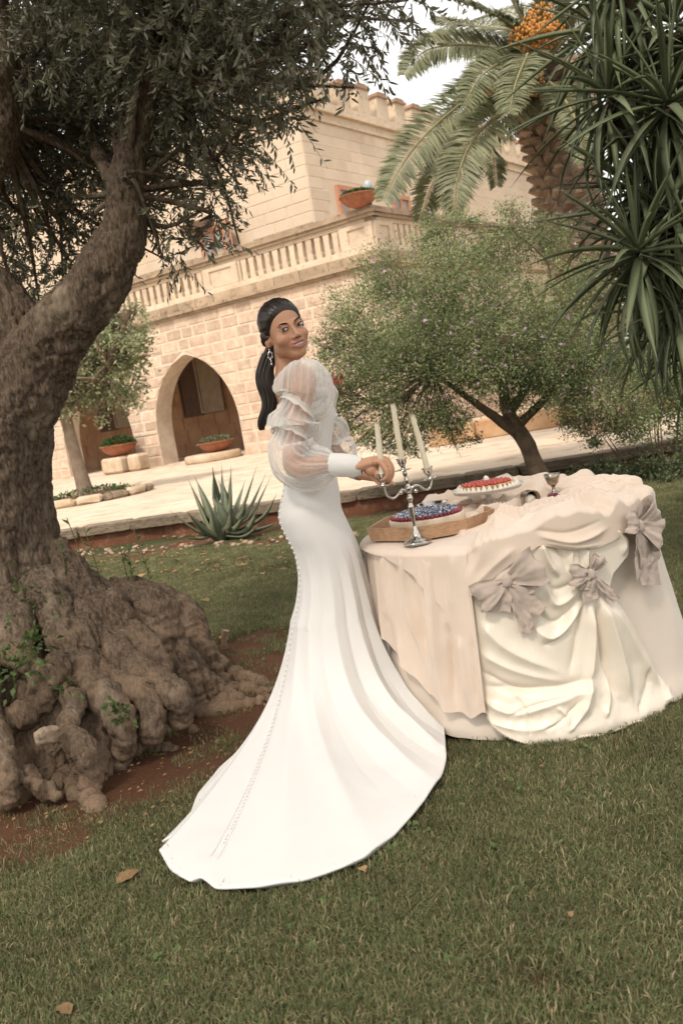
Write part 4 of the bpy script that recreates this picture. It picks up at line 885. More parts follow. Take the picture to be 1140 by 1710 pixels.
# planted bed with a stone rim far right in the courtyard
pb = at(1010, 700, 15.5); bed = thing('stone_planter_bed', 'ochre stone rimmed planting bed in the courtyard at the right', 'planter', (pb[0], pb[1], CY))
m_ochre = mat('ochre_stone', (.42, .24, .13), (.52, .34, .20), rough=.9, nscale=3, bump=.3, bscale=20, bdist=.02, rand=.15)
for k in range(9): v, f = box((-2.6+k*.78, .05*math.sin(k), .16), (.76, .22, .34), .03); mk('rim_stone', (v, f), m_ochre, bed)
mk('bed_soil', box((.5, .9, .10), (7, 1.6, .2)), m_gravel, bed)
bush('courtyard_bush', 'bright green strap-leaved clump in the courtyard bed behind the shrub trunk', [q_(985, 690, 15.6, .35), q_(1040, 670, 15.8, .5), q_(940, 690, 15.8, .3), q_(1090, 650, 16, .6)], 3500, .16, .03, m_sh, 33)
# dark evergreen hedge far to the right, closing the courtyard
hp = [(6.5+k*1.3, 24+1.2*math.sin(k*2.), 1.2+.3*math.sin(k*3.1), 1.5) for k in range(14)]
bush('evergreen_hedge', 'tall evergreen hedge closing the courtyard behind the palm', hp, 26000, .16, .08, m_sh2, 34, cat='hedge')
hp = [(11+k*2.3, 36+k*.4, 3.2+.8*math.sin(k*2.3), 3.0) for k in range(9)]
bush('tree_belt', 'distant dark trees behind the hedge on the right', hp, 16000, .34, .18, m_sh2, 35, cat='trees')

# ------------------------------------------------------------------ small tree in the courtyard
tb = atz(147, 835, CY); m_cit = mat('young_tree_leaves', (.22, .25, .13), (.32, .34, .20), rough=.5, nscale=1.5, tint=True, transl=.35); m_ctr = mat('smooth_bark', (.24, .18, .13), (.17, .125, .09), nscale=6, rough=.9)
def c_(px, py, dy, r): return (*at(px, py, tb[1]+dy), r)
tree('young_tree', 'young round-headed tree with a straight grey trunk in front of the arcade', 'tree', tb, [[(*tb, .15), c_(135, 790, 0, .12), c_(122, 740, 0, .11), c_(110, 695, 0, .105), c_(100, 650, 0, .07)], [c_(110, 700, 0, .08), c_(150, 650, 0, .05), c_(180, 620, 0, .03)]],
     [c_(100, 660, 0, .55), c_(150, 640, .1, .6), c_(200, 640, 0, .45), c_(215, 560, .2, .42), c_(170, 570, -.3, .6), c_(120, 590, 0, .7), c_(190, 520, 0, .35), c_(60, 640, 0, .6), c_(50, 560, 0, .8), c_(225, 605, .1, .3), c_(110, 530, 0, .6), c_(70, 690, 0, .3), c_(170, 690, 0, .22), c_(225, 515, 0, .2), c_(215, 665, 0, .25)],
     15000, .085, .045, m_cit, m_ctr, 12, brr=.03)
bd = thing('tree_bed', 'small earth bed edged with rough stones round the young tree', 'planting bed', (tb[0]+.1, tb[1]-.1, CY))
mk('mound', lathe([(1.0, 0), (.9, .06), (.5, .09), (.001, .10)], 24), m_redwall, bd, smooth=True)
for k in range(14):
    a = k/14*6.28; v, f = box((0, 0, 0), (.42, .17, .14), .04); v = v+rng.uniform(-.02, .02, v.shape); mk('edging_stone', (v, f), m_trough if k % 3 else m_kerb, bd, loc=(1.0*math.cos(a), 1.0*math.sin(a), .06), rot=(0, 0, a+1.57))
V, F, T = leafmass(500, dome_leaves((0, 0, .06), .8, .7, .16), .07, .035, 9); o = obj('ground_plants', meshdata('ground_plants', V, F, m_herb, attrs={'tint': T}), bd); o['kind'] = 'stuff'

# ------------------------------------------------------------------ agave
ab = atz(372, 905); ag = thing('agave', 'blue-green agave rosette with long pointed leaves in front of the low wall', 'agave', ab)
m_ag = mat('agave_leaf', (.115, .145, .095), (.075, .10, .07), rough=.45, nscale=5, ramp=(.3, .7), attr='edge', attrcol=(.30, .30, .18), spec=.4, rand=.2)
def sword(P, w, keel=.35, n=14, prof=None, thick=.12, edge=True):
    """pointed fleshy leaf along the polyline P (local): V-shaped, thick"""
    C = spline(P, n); t = np.linspace(0, 1, n); T, N, B = frames(C); up = A(0, 0, 1); S = np.cross(T, up); ln = np.linalg.norm(S, axis=1)[:, None]
    S = np.where(ln > .08, S/(ln+1e-9), B); S = S/np.linalg.norm(S, axis=1)[:, None]
    for i in range(1, n):
        if S[i]@S[i-1] < 0: S[i] = -S[i]
    U = np.cross(S, T); hw = w*.5*(prof(t) if prof else (.75+.5*t-1.3*t**3).clip(0)*sstep(1.0, .8, t)**.6+.02)
    hw = np.maximum(hw, .0008); V = np.stack([C-S*hw[:, None]+U*hw[:, None]*keel, C, C+S*hw[:, None]+U*hw[:, None]*keel, C-U*hw[:, None]*thick*3], 1)
    return V.reshape(-1, 3), gridF(n, 4, cv=True), np.tile([1., 0, 1., 0], n)
AG = [((340,860,0),(313,797,0),.085),((350,850,.1),(325,795,.15),.08),((362,850,-.1),(355,779,-.1),.10),((372,845,.15),(370,775,.2),.05),((384,850,-.05),(386,777,0),.10),((380,850,.2),(364,800,.3),.06),((405,850,.1),(430,775,.1),.06),((415,855,.2),(446,786,.3),.05),
      ((420,860,.0),(454,792,.1),.05),((438,865,-.1),(463,823,-.1),.07),((330,888,-.2),(281,851,-.2),.06),((335,900,-.3),(298,897,-.4),.05),((338,885,-.35),(313,855,-.4),.08),((415,885,-.3),(432,845,-.3),.09),((400,870,-.3),(412,842,-.35),.10),((412,900,-.4),(434,876,-.5),.07),
      ((360,880,-.35),(352,850,-.35),.08),((388,878,-.4),(384,850,-.4),.09),((372,870,-.3),(360,825,-.2),.11),((392,860,.25),(410,800,.4),.06),((345,870,.3),(330,840,.5),.07),((430,890,.2),(470,870,.4),.07),((398,880,-.42),(407,860,-.5),.07),((376,850,.0),(372,800,.05),.10)]
for k, (m_, t_, w) in enumerate(AG):
    mp2 = at(m_[0], m_[1], ab[1]+m_[2]*.55)-ab; tp2 = at(t_[0], t_[1], ab[1]+t_[2])-ab; tp2[2] = max(tp2[2], .03); mp2[2] = max(mp2[2], .05); d = mp2.copy(); d[2] = 0; d = d/(np.linalg.norm(d)+1e-6)
    V, F, E_ = sword([d*.03+A(0, 0, .0), d*.08+A(0, 0, .06+.02*(k % 3)), mp2, tp2], w*2.1); o = obj('leaf', meshdata('leaf', V, F, m_ag, True, {'edge': E_*.55}), ag)
# ------------------------------------------------------------------ date palm
PY = 13.0
m_palmb = mat('palm_boot', (.37, .27, .20), (.24, .165, .12), rough=.95, nscale=8, col3=(.36, .25, .17), n3scale=20, bump=.7, bscale=30, bdist=.03, rand=.3)
m_frond = mat('palm_leaflets', (.155, .165, .085), (.23, .235, .14), rough=.5, nscale=2, tint=True, transl=.3)
m_rach = mat('palm_rachis', (.26, .23, .11), (.18, .15, .08), rough=.7, nscale=5)
m_date = mat('orange_fruit', (.55, .26, .06), (.44, .18, .04), rough=.5, nscale=10)
pbase = A(at(1010, 700, PY)[0]+.05, PY, CY); palm = thing('date_palm', 'stout date palm with orange fruit clusters and arching fronds above the terrace', 'palm', pbase)
TP = np.array([(*pbase, .50), (*at(1005, 640, PY), .44), (*at(985, 520, PY), .40), (*at(968, 430, PY), .40), (*at(950, 330, PY), .42), (*at(937, 240, PY), .46), (*at(925, 180, PY), .50), (*at(912, 110, PY), .30)]); tpr = spline(TP, 60)
V, F = tube(tpr[:, :3]-pbase, tpr[:, 3]*.9, 20); mk('trunk', (V, F), m_palmb, palm, smooth=True)
# leaf-base scales, one by one in a spiral
bw = np.array([(-.10, 0, -.11), (.10, 0, -.11), (.13, .02, .02), (.05, .16, .10), (-.05, .16, .10), (-.13, .02, .02), (-.09, -.07, -.1), (.09, -.07, -.1), (.1, -.07, .05), (-.1, -.07, .05), (-.05, .10, .13), (.05, .10, .13)])
boots = [meshdata('leaf_base', bw+rng.uniform(-.012, .012, bw.shape), [[0, 1, 2, 3, 4, 5], [6, 9, 8, 7], [0, 6, 7, 1], [1, 7, 8, 2], [5, 9, 6, 0], [3, 2, 8, 11], [4, 10, 9, 5], [3, 11, 10, 4], [8, 9, 10, 11]], m_palmb) for _ in range(3)]
nb = 290; NT = 0
for k in range(nb):
    f = (k+.5)/nb; i = 14+f*44; a = k*2.39996; j = int(i); c = tpr[j, :3]+(tpr[min(j+1, 59), :3]-tpr[j, :3])*(i-j); r = tpr[j, 3]*.93
    s = .78+.2*sstep(.8, 1, f); o = obj('leaf_base', boots[k % 3], palm, c-pbase+A(math.cos(a)*r, math.sin(a)*r, 0), (-.35, 0, a-math.pi/2), (s, s, s))
TW = [1.0, .8, -.9, .9, .5, .6, .3, .9, .2, .3, .4, .2, .3, .3, .2, .8, .9, .4]
def frond(P, label=None, ll=.36, n=70, seed=0, flat=.95):
    g = np.random.default_rng(seed); C = spline(P, n); T, N, B = frames(C); S = np.cross(T, A(0, 0, 1)); S /= np.linalg.norm(S, axis=1)[:, None]+1e-6; U = np.cross(S, T); tw_ = TW[seed]; S, U = S*math.cos(tw_)+U*math.sin(tw_), U*math.cos(tw_)-S*math.sin(tw_)
    V = []; Ti = []
    for i in range(5, n):
        t = i/(n-1); l = ll*math.sin(math.pi*(.12+.86*t)**.8)**.6*g.uniform(.85, 1.1)+.05
        for sd in (-1, 1):
            for rep in (0, .33, .66):
                c = C[i]-(C[i]-C[i-1])*rep; D = S[i]*sd*flat+T[i]*.42+U[i]*.22*g.uniform(.2, 1.2)+g.normal(size=3)*.07; D /= np.linalg.norm(D); W_ = np.cross(D, U[i]); W_ /= np.linalg.norm(W_)+1e-6; w = .017*g.uniform(.8, 1.2)
                m_ = c+D*l*.5; e = c+D*l-A(0, 0, .10*l+.04*g.uniform()); V.append([c-W_*w*.4, m_-W_*w, e, m_+W_*w]); Ti += [g.uniform(.7, 1.35)]*4
    V = np.array(V).reshape(-1, 3); f = obj('frond', meshdata('frond', V-pbase, np.arange(len(V)).reshape(-1, 4), m_frond, attrs={'tint': Ti}), palm)
    mk('rachis', (lambda vf: (vf[0]-pbase, vf[1]))(tube(C, np.linspace(.028, .006, n), 6, caps=False)), m_rach, f, smooth=True)
def w_(px, py, y): return at(px, py, y)
FR = [[(905,130,13),(850,120,12.8),(780,165,12.4),(710,225,12.2),(665,285,12.1),(640,335,12.0)],[(905,140,13),(870,170,12.5),(820,200,12.0),(780,250,11.8),(762,310,11.7),(760,370,11.7)],[(905,135,13),(840,190,13.2),(770,240,13.3),(725,300,13.4),(700,370,13.5)],
      [(900,110,13),(840,85,12.8),(770,75,12.6),(710,85,12.5),(675,125,12.4)],[(905,110,13),(860,80,13.2),(800,80,13.6),(740,60,13.9),(700,65,14.2)],[(905,100,13),(850,40,12.6),(790,10,12.4),(730,-10,12.2)],[(905,100,13),(870,30,13),(830,-40,13),(780,-80,13)],
      [(905,140,13),(850,150,13.5),(830,190,13.8),(822,240,14),(828,310,14)],[(905,130,13),(860,130,12.2),(880,90,11.8),(860,140,11.3),(850,190,11.0)],[(905,100,13),(920,20,12.8),(930,-60,12.6),(900,-120,12.4)],[(905,110,13),(960,50,12.8),(1020,20,12.5),(1080,40,12.2),(1110,100,12)],
      [(905,120,13),(970,110,13.2),(1040,130,13.4),(1090,200,13.5)],[(905,110,13),(950,40,13.8),(990,10,14.8),(1030,40,15.6)],[(905,110,13),(880,50,14),(850,20,15),(800,30,16)],[(905,130,13),(930,150,12),(960,200,11.4),(975,270,11.2)],[(905,120,13),(870,100,12.4),(835,105,12),(800,130,11.7),(775,175,11.5)],
      [(905,135,13),(860,160,12.8),(815,160,12.7),(770,190,12.6),(735,240,12.5),(720,290,12.5)],[(905,105,13),(860,55,13.5),(810,45,14),(760,40,14.3),(725,30,14.5)]]
for k, f in enumerate(FR): frond([w_(*p) for p in f], seed=k, ll=.40 if k < 5 else .34)
def cluster(px, py, y, rx, rz, n, seed):
    g = np.random.default_rng(seed); c = at(px, py, y); root = at(905, 110, 13.); st = []; bs = []
    for k in range(26):
        e = c+g.normal(size=3)*A(rx, rx, rz)*.6; e[2] -= .05; st.append(tube([root, (root+c)/2+A(0, -.1, .15), e], [.008, .006, .003], 4, 6, caps=False))
    for k in range(n): d = g.normal(size=3); d /= max(np.linalg.norm(d), .8); p = c+d*A(rx, rx, rz)*g.uniform(.5, 1.05); bs.append(ball(p, (.017, .017, .024), 5, 3))
    V, F = joinq(bs); o = mk('fruit_cluster', (V-pbase, F), m_date, palm, smooth=True, kind='stuff'); V, F = joinq(st); mk('stalks', (V-pbase, F), m_rach, o)
cluster(895, 60, 12.4, .36, .17, 520, 1); cluster(885, 128, 12.3, .17, .24, 330, 2); cluster(828, 148, 12.4, .22, .13, 220, 3); cluster(900, 30, 12.6, .2, .2, 160, 4)
# ------------------------------------------------------------------ yucca
m_yu = mat('yucca_leaf', (.105, .135, .065), (.19, .21, .12), rough=.5, nscale=2.5, ramp=(.35, .7), spec=.3, rand=.3, transl=.12)
m_yud = mat('dry_yucca_leaf', (.24, .17, .10), (.17, .12, .07), rough=.8, nscale=4, rand=.2)
m_yut = mat('yucca_trunk', (.13, .095, .065), (.08, .06, .045), rough=.95, nscale=8, bump=.8, bscale=20, bdist=.03)
yb = A(2.35, 5.6, -.03); yucca = thing('yucca_tree', 'tall many-headed yucca with long dark sword leaves at the right edge', 'yucca', yb)
yprof = lambda t: (.55+.9*t-1.45*t**2.2).clip(.02)*1.25
ym = []
for k in range(7):
    bend = (.02, .05, .10, .18, .30, .55, .08)[k]; P = np.array([(0, 0, 0), (.2, 0, .01), (.42, 0, -.10*bend), (.62, 0, -.42*bend)])
    V, F, E_ = sword(P, .046, keel=.45, n=9, prof=yprof, thick=.05); ym.append(meshdata('leaf', V, F, m_yu, True))
ymd = meshdata('dry_leaf', *sword(np.array([(0, 0, 0), (.15, 0, -.02), (.3, 0, -.15), (.38, 0, -.4)]), .04, n=8, prof=yprof)[:2], m_yud, True)
HEADS = [(1062,400,4.8,.92,62),(1060,300,5.1,.80,46),(1110,330,4.9,.95,44),(1012,140,5.0,.85,50),(1110,150,4.8,.95,50),(1130,500,4.9,.85,44),(1160,420,5.1,.95,30),(1000,30,5.2,.85,40),(1120,20,5.0,.95,36),(1165,220,5.0,.95,32),(1100,470,5.3,.85,36),(1085,230,5.4,.9,36),(1030,-60,5.0,.9,30),(1185,60,5.0,.95,28),(1075,90,5.7,.9,36),(1120,400,5.8,.95,36),(1180,560,5.3,.85,26),(1110,260,6.0,1.,36),(1150,140,5.8,1.,30)]
cnt = 0; gY = np.random.default_rng(77); stV = []; nS = 0; stF = []
for hi, (px, py, y, s, n) in enumerate(HEADS):
    c = at(px, py, y)
    for k in range(n):
        t = (k+.5)/n; el = math.pi/2-t**.75*R_(165); a = k*2.39996+gY.uniform(-.2, .2); sz = s*gY.uniform(.8, 1.15)*(.75+.35*math.sin(t*3))
        me = ym[min(int(t*5)+gY.integers(0, 2), 6)]; p = c+A(math.cos(a)*.03, math.sin(a)*.03, -.16*t*s); eu = Euler((gY.uniform(-.5, .5), -el, a))
        if cnt < 290:
            obj('leaf', me, yucca, p-yb, eu, (sz, sz*1.05, sz)); cnt += 1
        else:
            co = np.array([v.co for v in me.vertices]); M = np.array((Matrix.LocRotScale(Vector(p-yb), eu, Vector((sz, sz, sz)))))[:3]; stV.append(co@M[:, :3].T+M[:, 3]); stF.append(np.array([list(f.vertices) for f in me.polygons])+nS); nS += len(co)
    for k in range(7): a = gY.uniform(0, 6.28); stV.append(np.array([v.co for v in ymd.vertices])@np.array(Euler((0, .5, a)).to_matrix()).T*s+c-yb-A(0, 0, .22)); stF.append(np.array([list(f.vertices) for f in ymd.polygons])+nS); nS += len(ymd.vertices)
mk('far_leaves', (np.vstack(stV), np.vstack(stF)), m_yu, yucca, kind='stuff', smooth=True)
tk = [tube([yb, yb+A(.0, 0, 1.), yb+A(-.02, -.1, 2.0), yb+A(0, -.1, 3.0)], [.2, .15, .13, .1], 12, 20), tube([yb+A(.1, -.2, 0), yb+A(-.0, -.4, .9), at(1110, 480, 5.2)], [.14, .11, .09], 12, 20)]
for (px, py, y, s, n) in HEADS: e = at(px, py, y)-A(0, 0, .12); m_ = yb+A(0, -.1, min(max(e[2]-.5, .5), 2.8)); tk.append(tube([m_, (m_+e)/2+A(0, 0, -.08), e], [.07, .06, .05], 8, 10))
V, F = join(*tk); mk('trunk', (V-yb, F), m_yut, yucca, smooth=True)
# ------------------------------------------------------------------ round table and its cloths
TX, TY = 0.64, 3.68; TR = .55; TZ = .705
m_wood = mat('table_wood', (.25, .16, .09), (.18, .11, .06), nscale=6)
tbl = thing('round_table', 'round wooden table hidden under the layered cloths', 'table', (TX, TY, 0))
mk('tabletop', lathe([(.001, .66), (.53, .66), (.535, .665), (.535, .69), (.53, .695), (.001, .695)], 48), m_wood, tbl)
for k in range(4): a = .78+k*1.5708; mk('leg', lathe([(.022, 0), (.03, .3), (.03, .66)], 12, (.36*math.cos(a), .36*math.sin(a), 0)), m_wood, tbl, smooth=True)
def pix2cyl(px, py, r=.6):
    d = ray(px, py); d = A(*d); ox, oy = -TX, -TY; a = d[0]**2+d[1]**2; b = 2*(ox*d[0]+oy*d[1]); c = ox*ox+oy*oy-r*r; t = (-b-math.sqrt(max(b*b-4*a*c, 0)))/(2*a)
    return A(math.atan2(d[0]*t+ox, -(d[1]*t+oy)), CAM_H+d[2]*t)
def cyl(phi, r, z): return np.stack([TX+r*np.sin(phi), TY-r*np.cos(phi), z], -1)
def ridges(phi, z, L):
    """sum of soft fold ridges; each (pixel polyline, height, width)"""
    d = np.zeros_like(phi)
    for pl, a, w in L:
        Q = spline(np.array([pix2cyl(*p) for p in pl]), 40); t = np.linspace(0, 1, 40); m = np.full(phi.shape, 9.); ti = np.zeros(phi.shape)
        for i in range(39):
            a0, a1 = Q[i], Q[i+1]; ex, ey = (a1[0]-a0[0])*.6, a1[1]-a0[1]; dx, dy = (phi-a0[0])*.6, z-a0[1]; u = np.clip((dx*ex+dy*ey)/(ex*ex+ey*ey+1e-9), 0, 1)
            q = np.hypot(dx-u*ex, dy-u*ey); b = q < m; m = np.where(b, q, m); ti = np.where(b, (i+u)/39, ti)
        d = d+a*np.exp(-(m/(w*.85))**1.4)*sstep(0, .22, ti+.03)*sstep(1.04, .68, ti)
    return d
def fabric(name, c1, c2, rough=.8, sheen=.3, b=.15, bs=500, spec=.2, **k):
    m = mat(name, c1, c2, rough=rough, nscale=6, ramp=(.3, .7), bump=b, bscale=bs, bdist=.002, sheen=sheen, spec=spec, **k); return m
m_canvas = fabric('cream_canvas', (.72, .62, .52), (.76, .66, .56)); m_blush = fabric('blush_linen', (.74, .60, .49), (.79, .66, .55), transl=.06)
m_satin = fabric('ivory_satin', (.80, .71, .59), (.84, .76, .64), rough=.36, sheen=0, spec=.45, b=.06, bs=90, coat=.05); m_taupe = fabric('taupe_cotton', (.45, .365, .31), (.53, .435, .375), b=.3, bs=60)
def hang_sheet(phis, hemf, rf, nz=90, top=None, zt=TZ, ntop=0, rin=.05, cap=.025):
    """cloth that leaves the rim and hangs; hemf(phi)->z of hem; rf(phi,z)->outward radius; optional top(x,y)->height"""
    rows = []; P = phis[:, None]; n = len(phis); hz = hemf(phis)[:, None]
    if ntop:
        rr = np.linspace(rin, TR-cap, ntop)[None, :]; X_ = TX+rr*np.sin(P); Y_ = TY-rr*np.cos(P); Zt = zt+(top(X_, Y_) if top else 0*X_); rows.append(np.stack([X_, Y_, Zt+0*X_], -1))
        z0 = Zt[:, -1:]
    else: z0 = np.full((n, 1), zt)
    s = np.linspace(0, 1, nz)[None, :]; z = z0+(np.minimum(hz, z0-.01)-z0)*(s**1.25)
    drop = (z0-z); ez = np.sqrt(np.clip(1-(1-np.clip(drop/cap, 0, 1))**2, 0, 1)); r = (TR-cap)+(rf(P+0*z, z)-(TR-cap))*ez
    rows.append(cyl(P+0*z, r, z)); V = np.concatenate(rows, 1); return V.reshape(-1, 3), gridF(n, V.shape[1])[:, ::-1]
n3 = lambda x, y, z, f, s=0, o=3: fbm(np.stack([x*f, y*f, z*f+0*x], -1), o, s)
dwn = lambda z: np.clip(1-z/.7, 0, 1)
# 1 cream undercloth, full circle, touching the grass
def r0(p, z):
    fl = .045*dwn(z)+.085*dwn(z)*np.exp(-((p-1.25)/.45)**2)
    return .556-.034*sstep(-1.9, -1.6, p)*sstep(1.0, .75, p)+fl+dwn(z)**.8*(.012*np.sin(p*9+.4)+.009*np.sin(p*17+1.3)*np.cos(p)+.012*n3(p*2, z*1.2, 0*z, 3, 4))+.012*np.exp(-((z-.03)/.05)**2)
t = thing('undercloth', 'plain cream canvas cloth flaring to the grass at the right side of the table', 'tablecloth', (TX, TY, 0)); TO = A(TX, TY, 0)
def under(vf, o=TO): return vf[0]-o, vf[1]
mk('cloth', under(hang_sheet(np.linspace(-math.pi, math.pi, 260), lambda p: .012+.006*np.sin(p*5), r0, 60, ntop=10)), m_canvas, t, smooth=True)
# 2 blush linen, long at the left
hemP = np.radians([-180, -150, -110, -90, -75, -63, -57, -50.2, -45, -40.5, -34.8, -30, -23.5]); hemZ = [.30, .34, .42, .40, .37, .309, .265, .19, .17, .133, .112, .105, .13]
def r1(p, z):
    g = .570+.040*dwn(z)+.026*sstep(-.62, -.50, p); w = dwn(z)**.7
    f = ridges(p, z, FB)
    return g+w*(.025*(1-1.7*np.abs(np.sin(p*13.5+.9*np.sin(p*5+.6)+z*.8))**.8))+f+.006*n3(p*2, z, 0*z, 4, 7)*w
FB = [([(625, 915), (632, 1000), (640, 1040)], .016, .014), ([(676, 912), (690, 1010), (712, 1120)], -.020, .014), ([(700, 912), (712, 1000), (728, 1150)], .020, .018), ([(632, 915), (640, 985), (652, 1060)], .026, .018), ([(662, 912), (672, 1000), (700, 1100)], .030, .018), ([(647, 930), (655, 1010), (668, 1090)], -.016, .013), ([(690, 930), (705, 1040), (725, 1140)], -.012, .013), ([(712, 912), (722, 1020), (738, 1160)], .022, .024),
      ([(742, 1040), (752, 1100), (758, 1180)], -.018, .014), ([(765, 1060), (775, 1120), (785, 1190)], .018, .016), ([(735, 960), (742, 1040), (745, 1100)], .012, .018), ([(680, 930), (684, 960), (690, 1010)], .012, .010), ([(756, 920), (752, 980), (748, 1030)], .008, .02), ([(790, 1060), (795, 1120), (800, 1180)], -.012, .010)]
t = thing('blush_drape', 'blush linen falling in long soft folds down the left front of the table', 'cloth', (TX, TY, 0))
mk('cloth', under(hang_sheet(np.radians(np.linspace(-178, -23.5, 260)), lambda p: np.interp(p, hemP, hemZ)+.006*np.sin(p*40), r1, 110, zt=TZ+.006, ntop=8)), m_blush, t, smooth=True)
# 3 ivory satin on the front
FS = [([(903, 903), (918, 940), (936, 966)], .026, .014), ([(925, 905), (945, 935), (952, 960)], -.012, .012), ([(960, 915), (958, 940), (972, 955)], .010, .008), ([(985, 915), (984, 935), (984, 955)], .014, .008), ([(972, 915), (974, 935), (978, 952)], -.010, .006),
      ([(912, 975), (930, 1010), (972, 985)], .020, .016), ([(900, 950), (925, 985), (968, 972)], -.012, .012), ([(890, 1050), (925, 1066), (960, 1030), (978, 1000)], .024, .018), ([(885, 1010), (925, 1040), (972, 1000)], -.014, .014),
      ([(905, 1080), (945, 1060), (968, 1030), (980, 1005)], -.020, .012), ([(987, 1000), (988, 1080), (978, 1150), (960, 1205)], .034, .022), ([(998, 1000), (1008, 1090), (1024, 1180)], -.030, .014), ([(1004, 1000), (1028, 1080), (1050, 1190)], .034, .026), ([(1015, 1000), (1060, 1080), (1100, 1155)], .020, .030),
      ([(972, 1005), (962, 1080), (950, 1130)], -.014, .016), ([(800, 1040), (850, 1085), (950, 1128)], .022, .030), ([(800, 1090), (860, 1120), (955, 1140)], .014, .022), ([(802, 1145), (880, 1150), (960, 1140), (1000, 1120)], -.016, .018), ([(800, 1120), (860, 1150), (900, 1153)], -.010, .012),
      ([(800, 1165), (860, 1186), (930, 1166), (1000, 1140)], .018, .020), ([(810, 1200), (890, 1210), (960, 1185)], .014, .018), ([(850, 1190), (900, 1172), (960, 1155)], -.012, .007), ([(905, 1212), (935, 1195), (970, 1160)], -.014, .008), ([(860, 1160), (880, 1190), (885, 1220)], -.010, .008),
      ([(940, 1215), (962, 1190), (972, 1165)], .014, .010), ([(925, 1175), (940, 1190), (945, 1215)], .012, .008), ([(1000, 1195), (1010, 1160), (1012, 1100)], .016, .012), ([(1050, 1190), (1075, 1150), (1080, 1110)], -.016, .014), ([(1095, 1170), (1100, 1150), (1095, 1120)], .016, .012), ([(1030, 880), (1046, 905), (1045, 930)], .018, .014)]
def r2(p, z):
    puff = .028*np.exp(-((z-.10)/.09)**2)*np.exp(-((p+.05)/.45)**2)+.035*np.exp(-((z-.02)/.05)**2)
    return .578+.028*dwn(z)+puff+ridges(p, z, FS)+.008*n3(p*1.5, z*1.5, 0*z, 6, 11)*dwn(z)+.006*n3(p, z, 0*z, 16, 13)*np.exp(-((z-.08)/.09)**2)
zz = np.linspace(0, 1, 190); LB = np.radians(np.interp(zz, [0, .5, .8, 1], [-27, -27.5, -26, -24])); RB = np.radians(np.interp(zz, [0, .10, .17, .24, .32, .45, .7, 1], [32, 37, 36, 27, 24, 29, 37, 46]))
u = np.linspace(0, 1, 250)[:, None]; z = (.70+(0.010-.70)*zz)[None, :]+0*u; P = LB[None, :]*(1-u)+RB[None, :]*u
z = z+.010*np.sin(P*20)*sstep(.06, .0, z)*(z < .1)+.03*sstep(.7, 1.0, u)*sstep(.05, 0., z)
z = z+.11*np.clip(1-u/.22, 0, 1)**2*sstep(.14, .0, z)+.05*np.clip(1-(1-u)/.12, 0, 1)**2*sstep(.1, .0, z)
r = r2(P, z); r = r-.03*(1-np.sqrt(np.clip(1-(1-np.clip((.70-z)/.03, 0, 1))**2, 0, 1)))
t = thing('satin_drape', 'shiny ivory satin gathered under the small bow and puddling on the grass at the front', 'cloth', (TX, TY, 0))
sat = mk('cloth', under((cyl(P, r, z).reshape(-1, 3), gridF(250, 190)[:, ::-1])), m_satin, t, smooth=True)
fr = []; Fn = 0; Fv = []; bot = cyl(P, r, z)[:, -1]
for i in range(0, 249):
    for k in range(5):
        p0 = bot[i]+(bot[i+1]-bot[i])*(k/5); n_ = A(p0[0]-TX, p0[1]-TY, 0); n_ /= np.linalg.norm(n_); tdir = A(-n_[1], n_[0], 0); e = p0+n_*random.uniform(.006, .016)+tdir*random.uniform(-.006, .006); e[2] = max(e[2]-.004, .006)
        fr += [p0-tdir*.0007, p0+tdir*.0007, e]; Fv.append([Fn, Fn+1, Fn+2]); Fn += 3
mk('fringe', (np.array(fr)-TO, Fv), m_satin, t, kind='stuff')
# 4 crumpled blush swag over the top, its edge sweeping up to the centre
TOPR = [([(1035, 868), (960, 880), (880, 892), (800, 895)], .030, .016), ([(1040, 852), (980, 862), (900, 876), (830, 884)], .034, .016), ([(1020, 845), (950, 852), (870, 866), (820, 872)], .026, .014), ([(1050, 850), (1050, 862), (1045, 880)], .03, .02), ([(990, 838), (930, 846), (880, 856)], .020, .012), ([(850, 852), (800, 868), (770, 886)], .018, .012)]
def crumple(X_, Y_):
    u_ = (X_-TX)/.55; v_ = (Y_-TY)/.55; w = sstep(-.62, -.1, u_+.25*v_)
    a = X_*1.0+.28*(Y_-3.4)+.05*n3(X_, Y_, 0*X_, 4, 31)
    f1 = 1-np.abs(n3(X_*.55+.2*Y_, Y_*2.2-.5*X_, 0*X_, 6.0, 33, 2))*2; f2 = 1-np.abs(n3(X_*.8+.5*Y_, Y_*2.3, 0*X_, 12., 37, 2))*2
    back = sstep(.25, .75, v_)*.030*sstep(-.35, .2, u_)
    edge_ = np.sqrt(u_**2+v_**2)
    for pl, a_, wd in TOPR:
        Q = spline(np.array([atz(px, py, .735)[:2] for px, py in pl]), 24); m = np.full(X_.shape, 9.)
        for i in range(24): m = np.minimum(m, np.hypot(X_-Q[i, 0], (Y_-Q[i, 1])*.45))
        back = back+a_*np.exp(-(m/wd)**2)
    return w*(.040*np.clip(f1, -.3, 1)+.022*np.clip(f2, -.3, 1)+.010)+back+.02*w*sstep(.5, .9, edge_)*np.clip(f1, 0, 1)
hP = np.radians([-180, -150, -120, -100, -80, -60, -45, -37, -33.8, -28, -20.8, -9.9, .7, 6, 10.4, 21.4, 29, 34, 40, 55, 90, 120, 180]); hZ = [.50, .52, .62, .68, .69, .685, .62, .52, .468, .515, .562, .635, .688, .672, .655, .640, .650, .665, .64, .56, .52, .5, .50]
FW = [([(770, 905), (800, 925), (770, 990)], .010, .03), ([(860, 915), (820, 950), (770, 1000)], .010, .018), ([(900, 895), (960, 905), (1020, 880)], .022, .014), ([(905, 906), (960, 914), (1010, 908)], .010, .010), ([(890, 885), (950, 890), (1010, 868)], -.008, .008)]
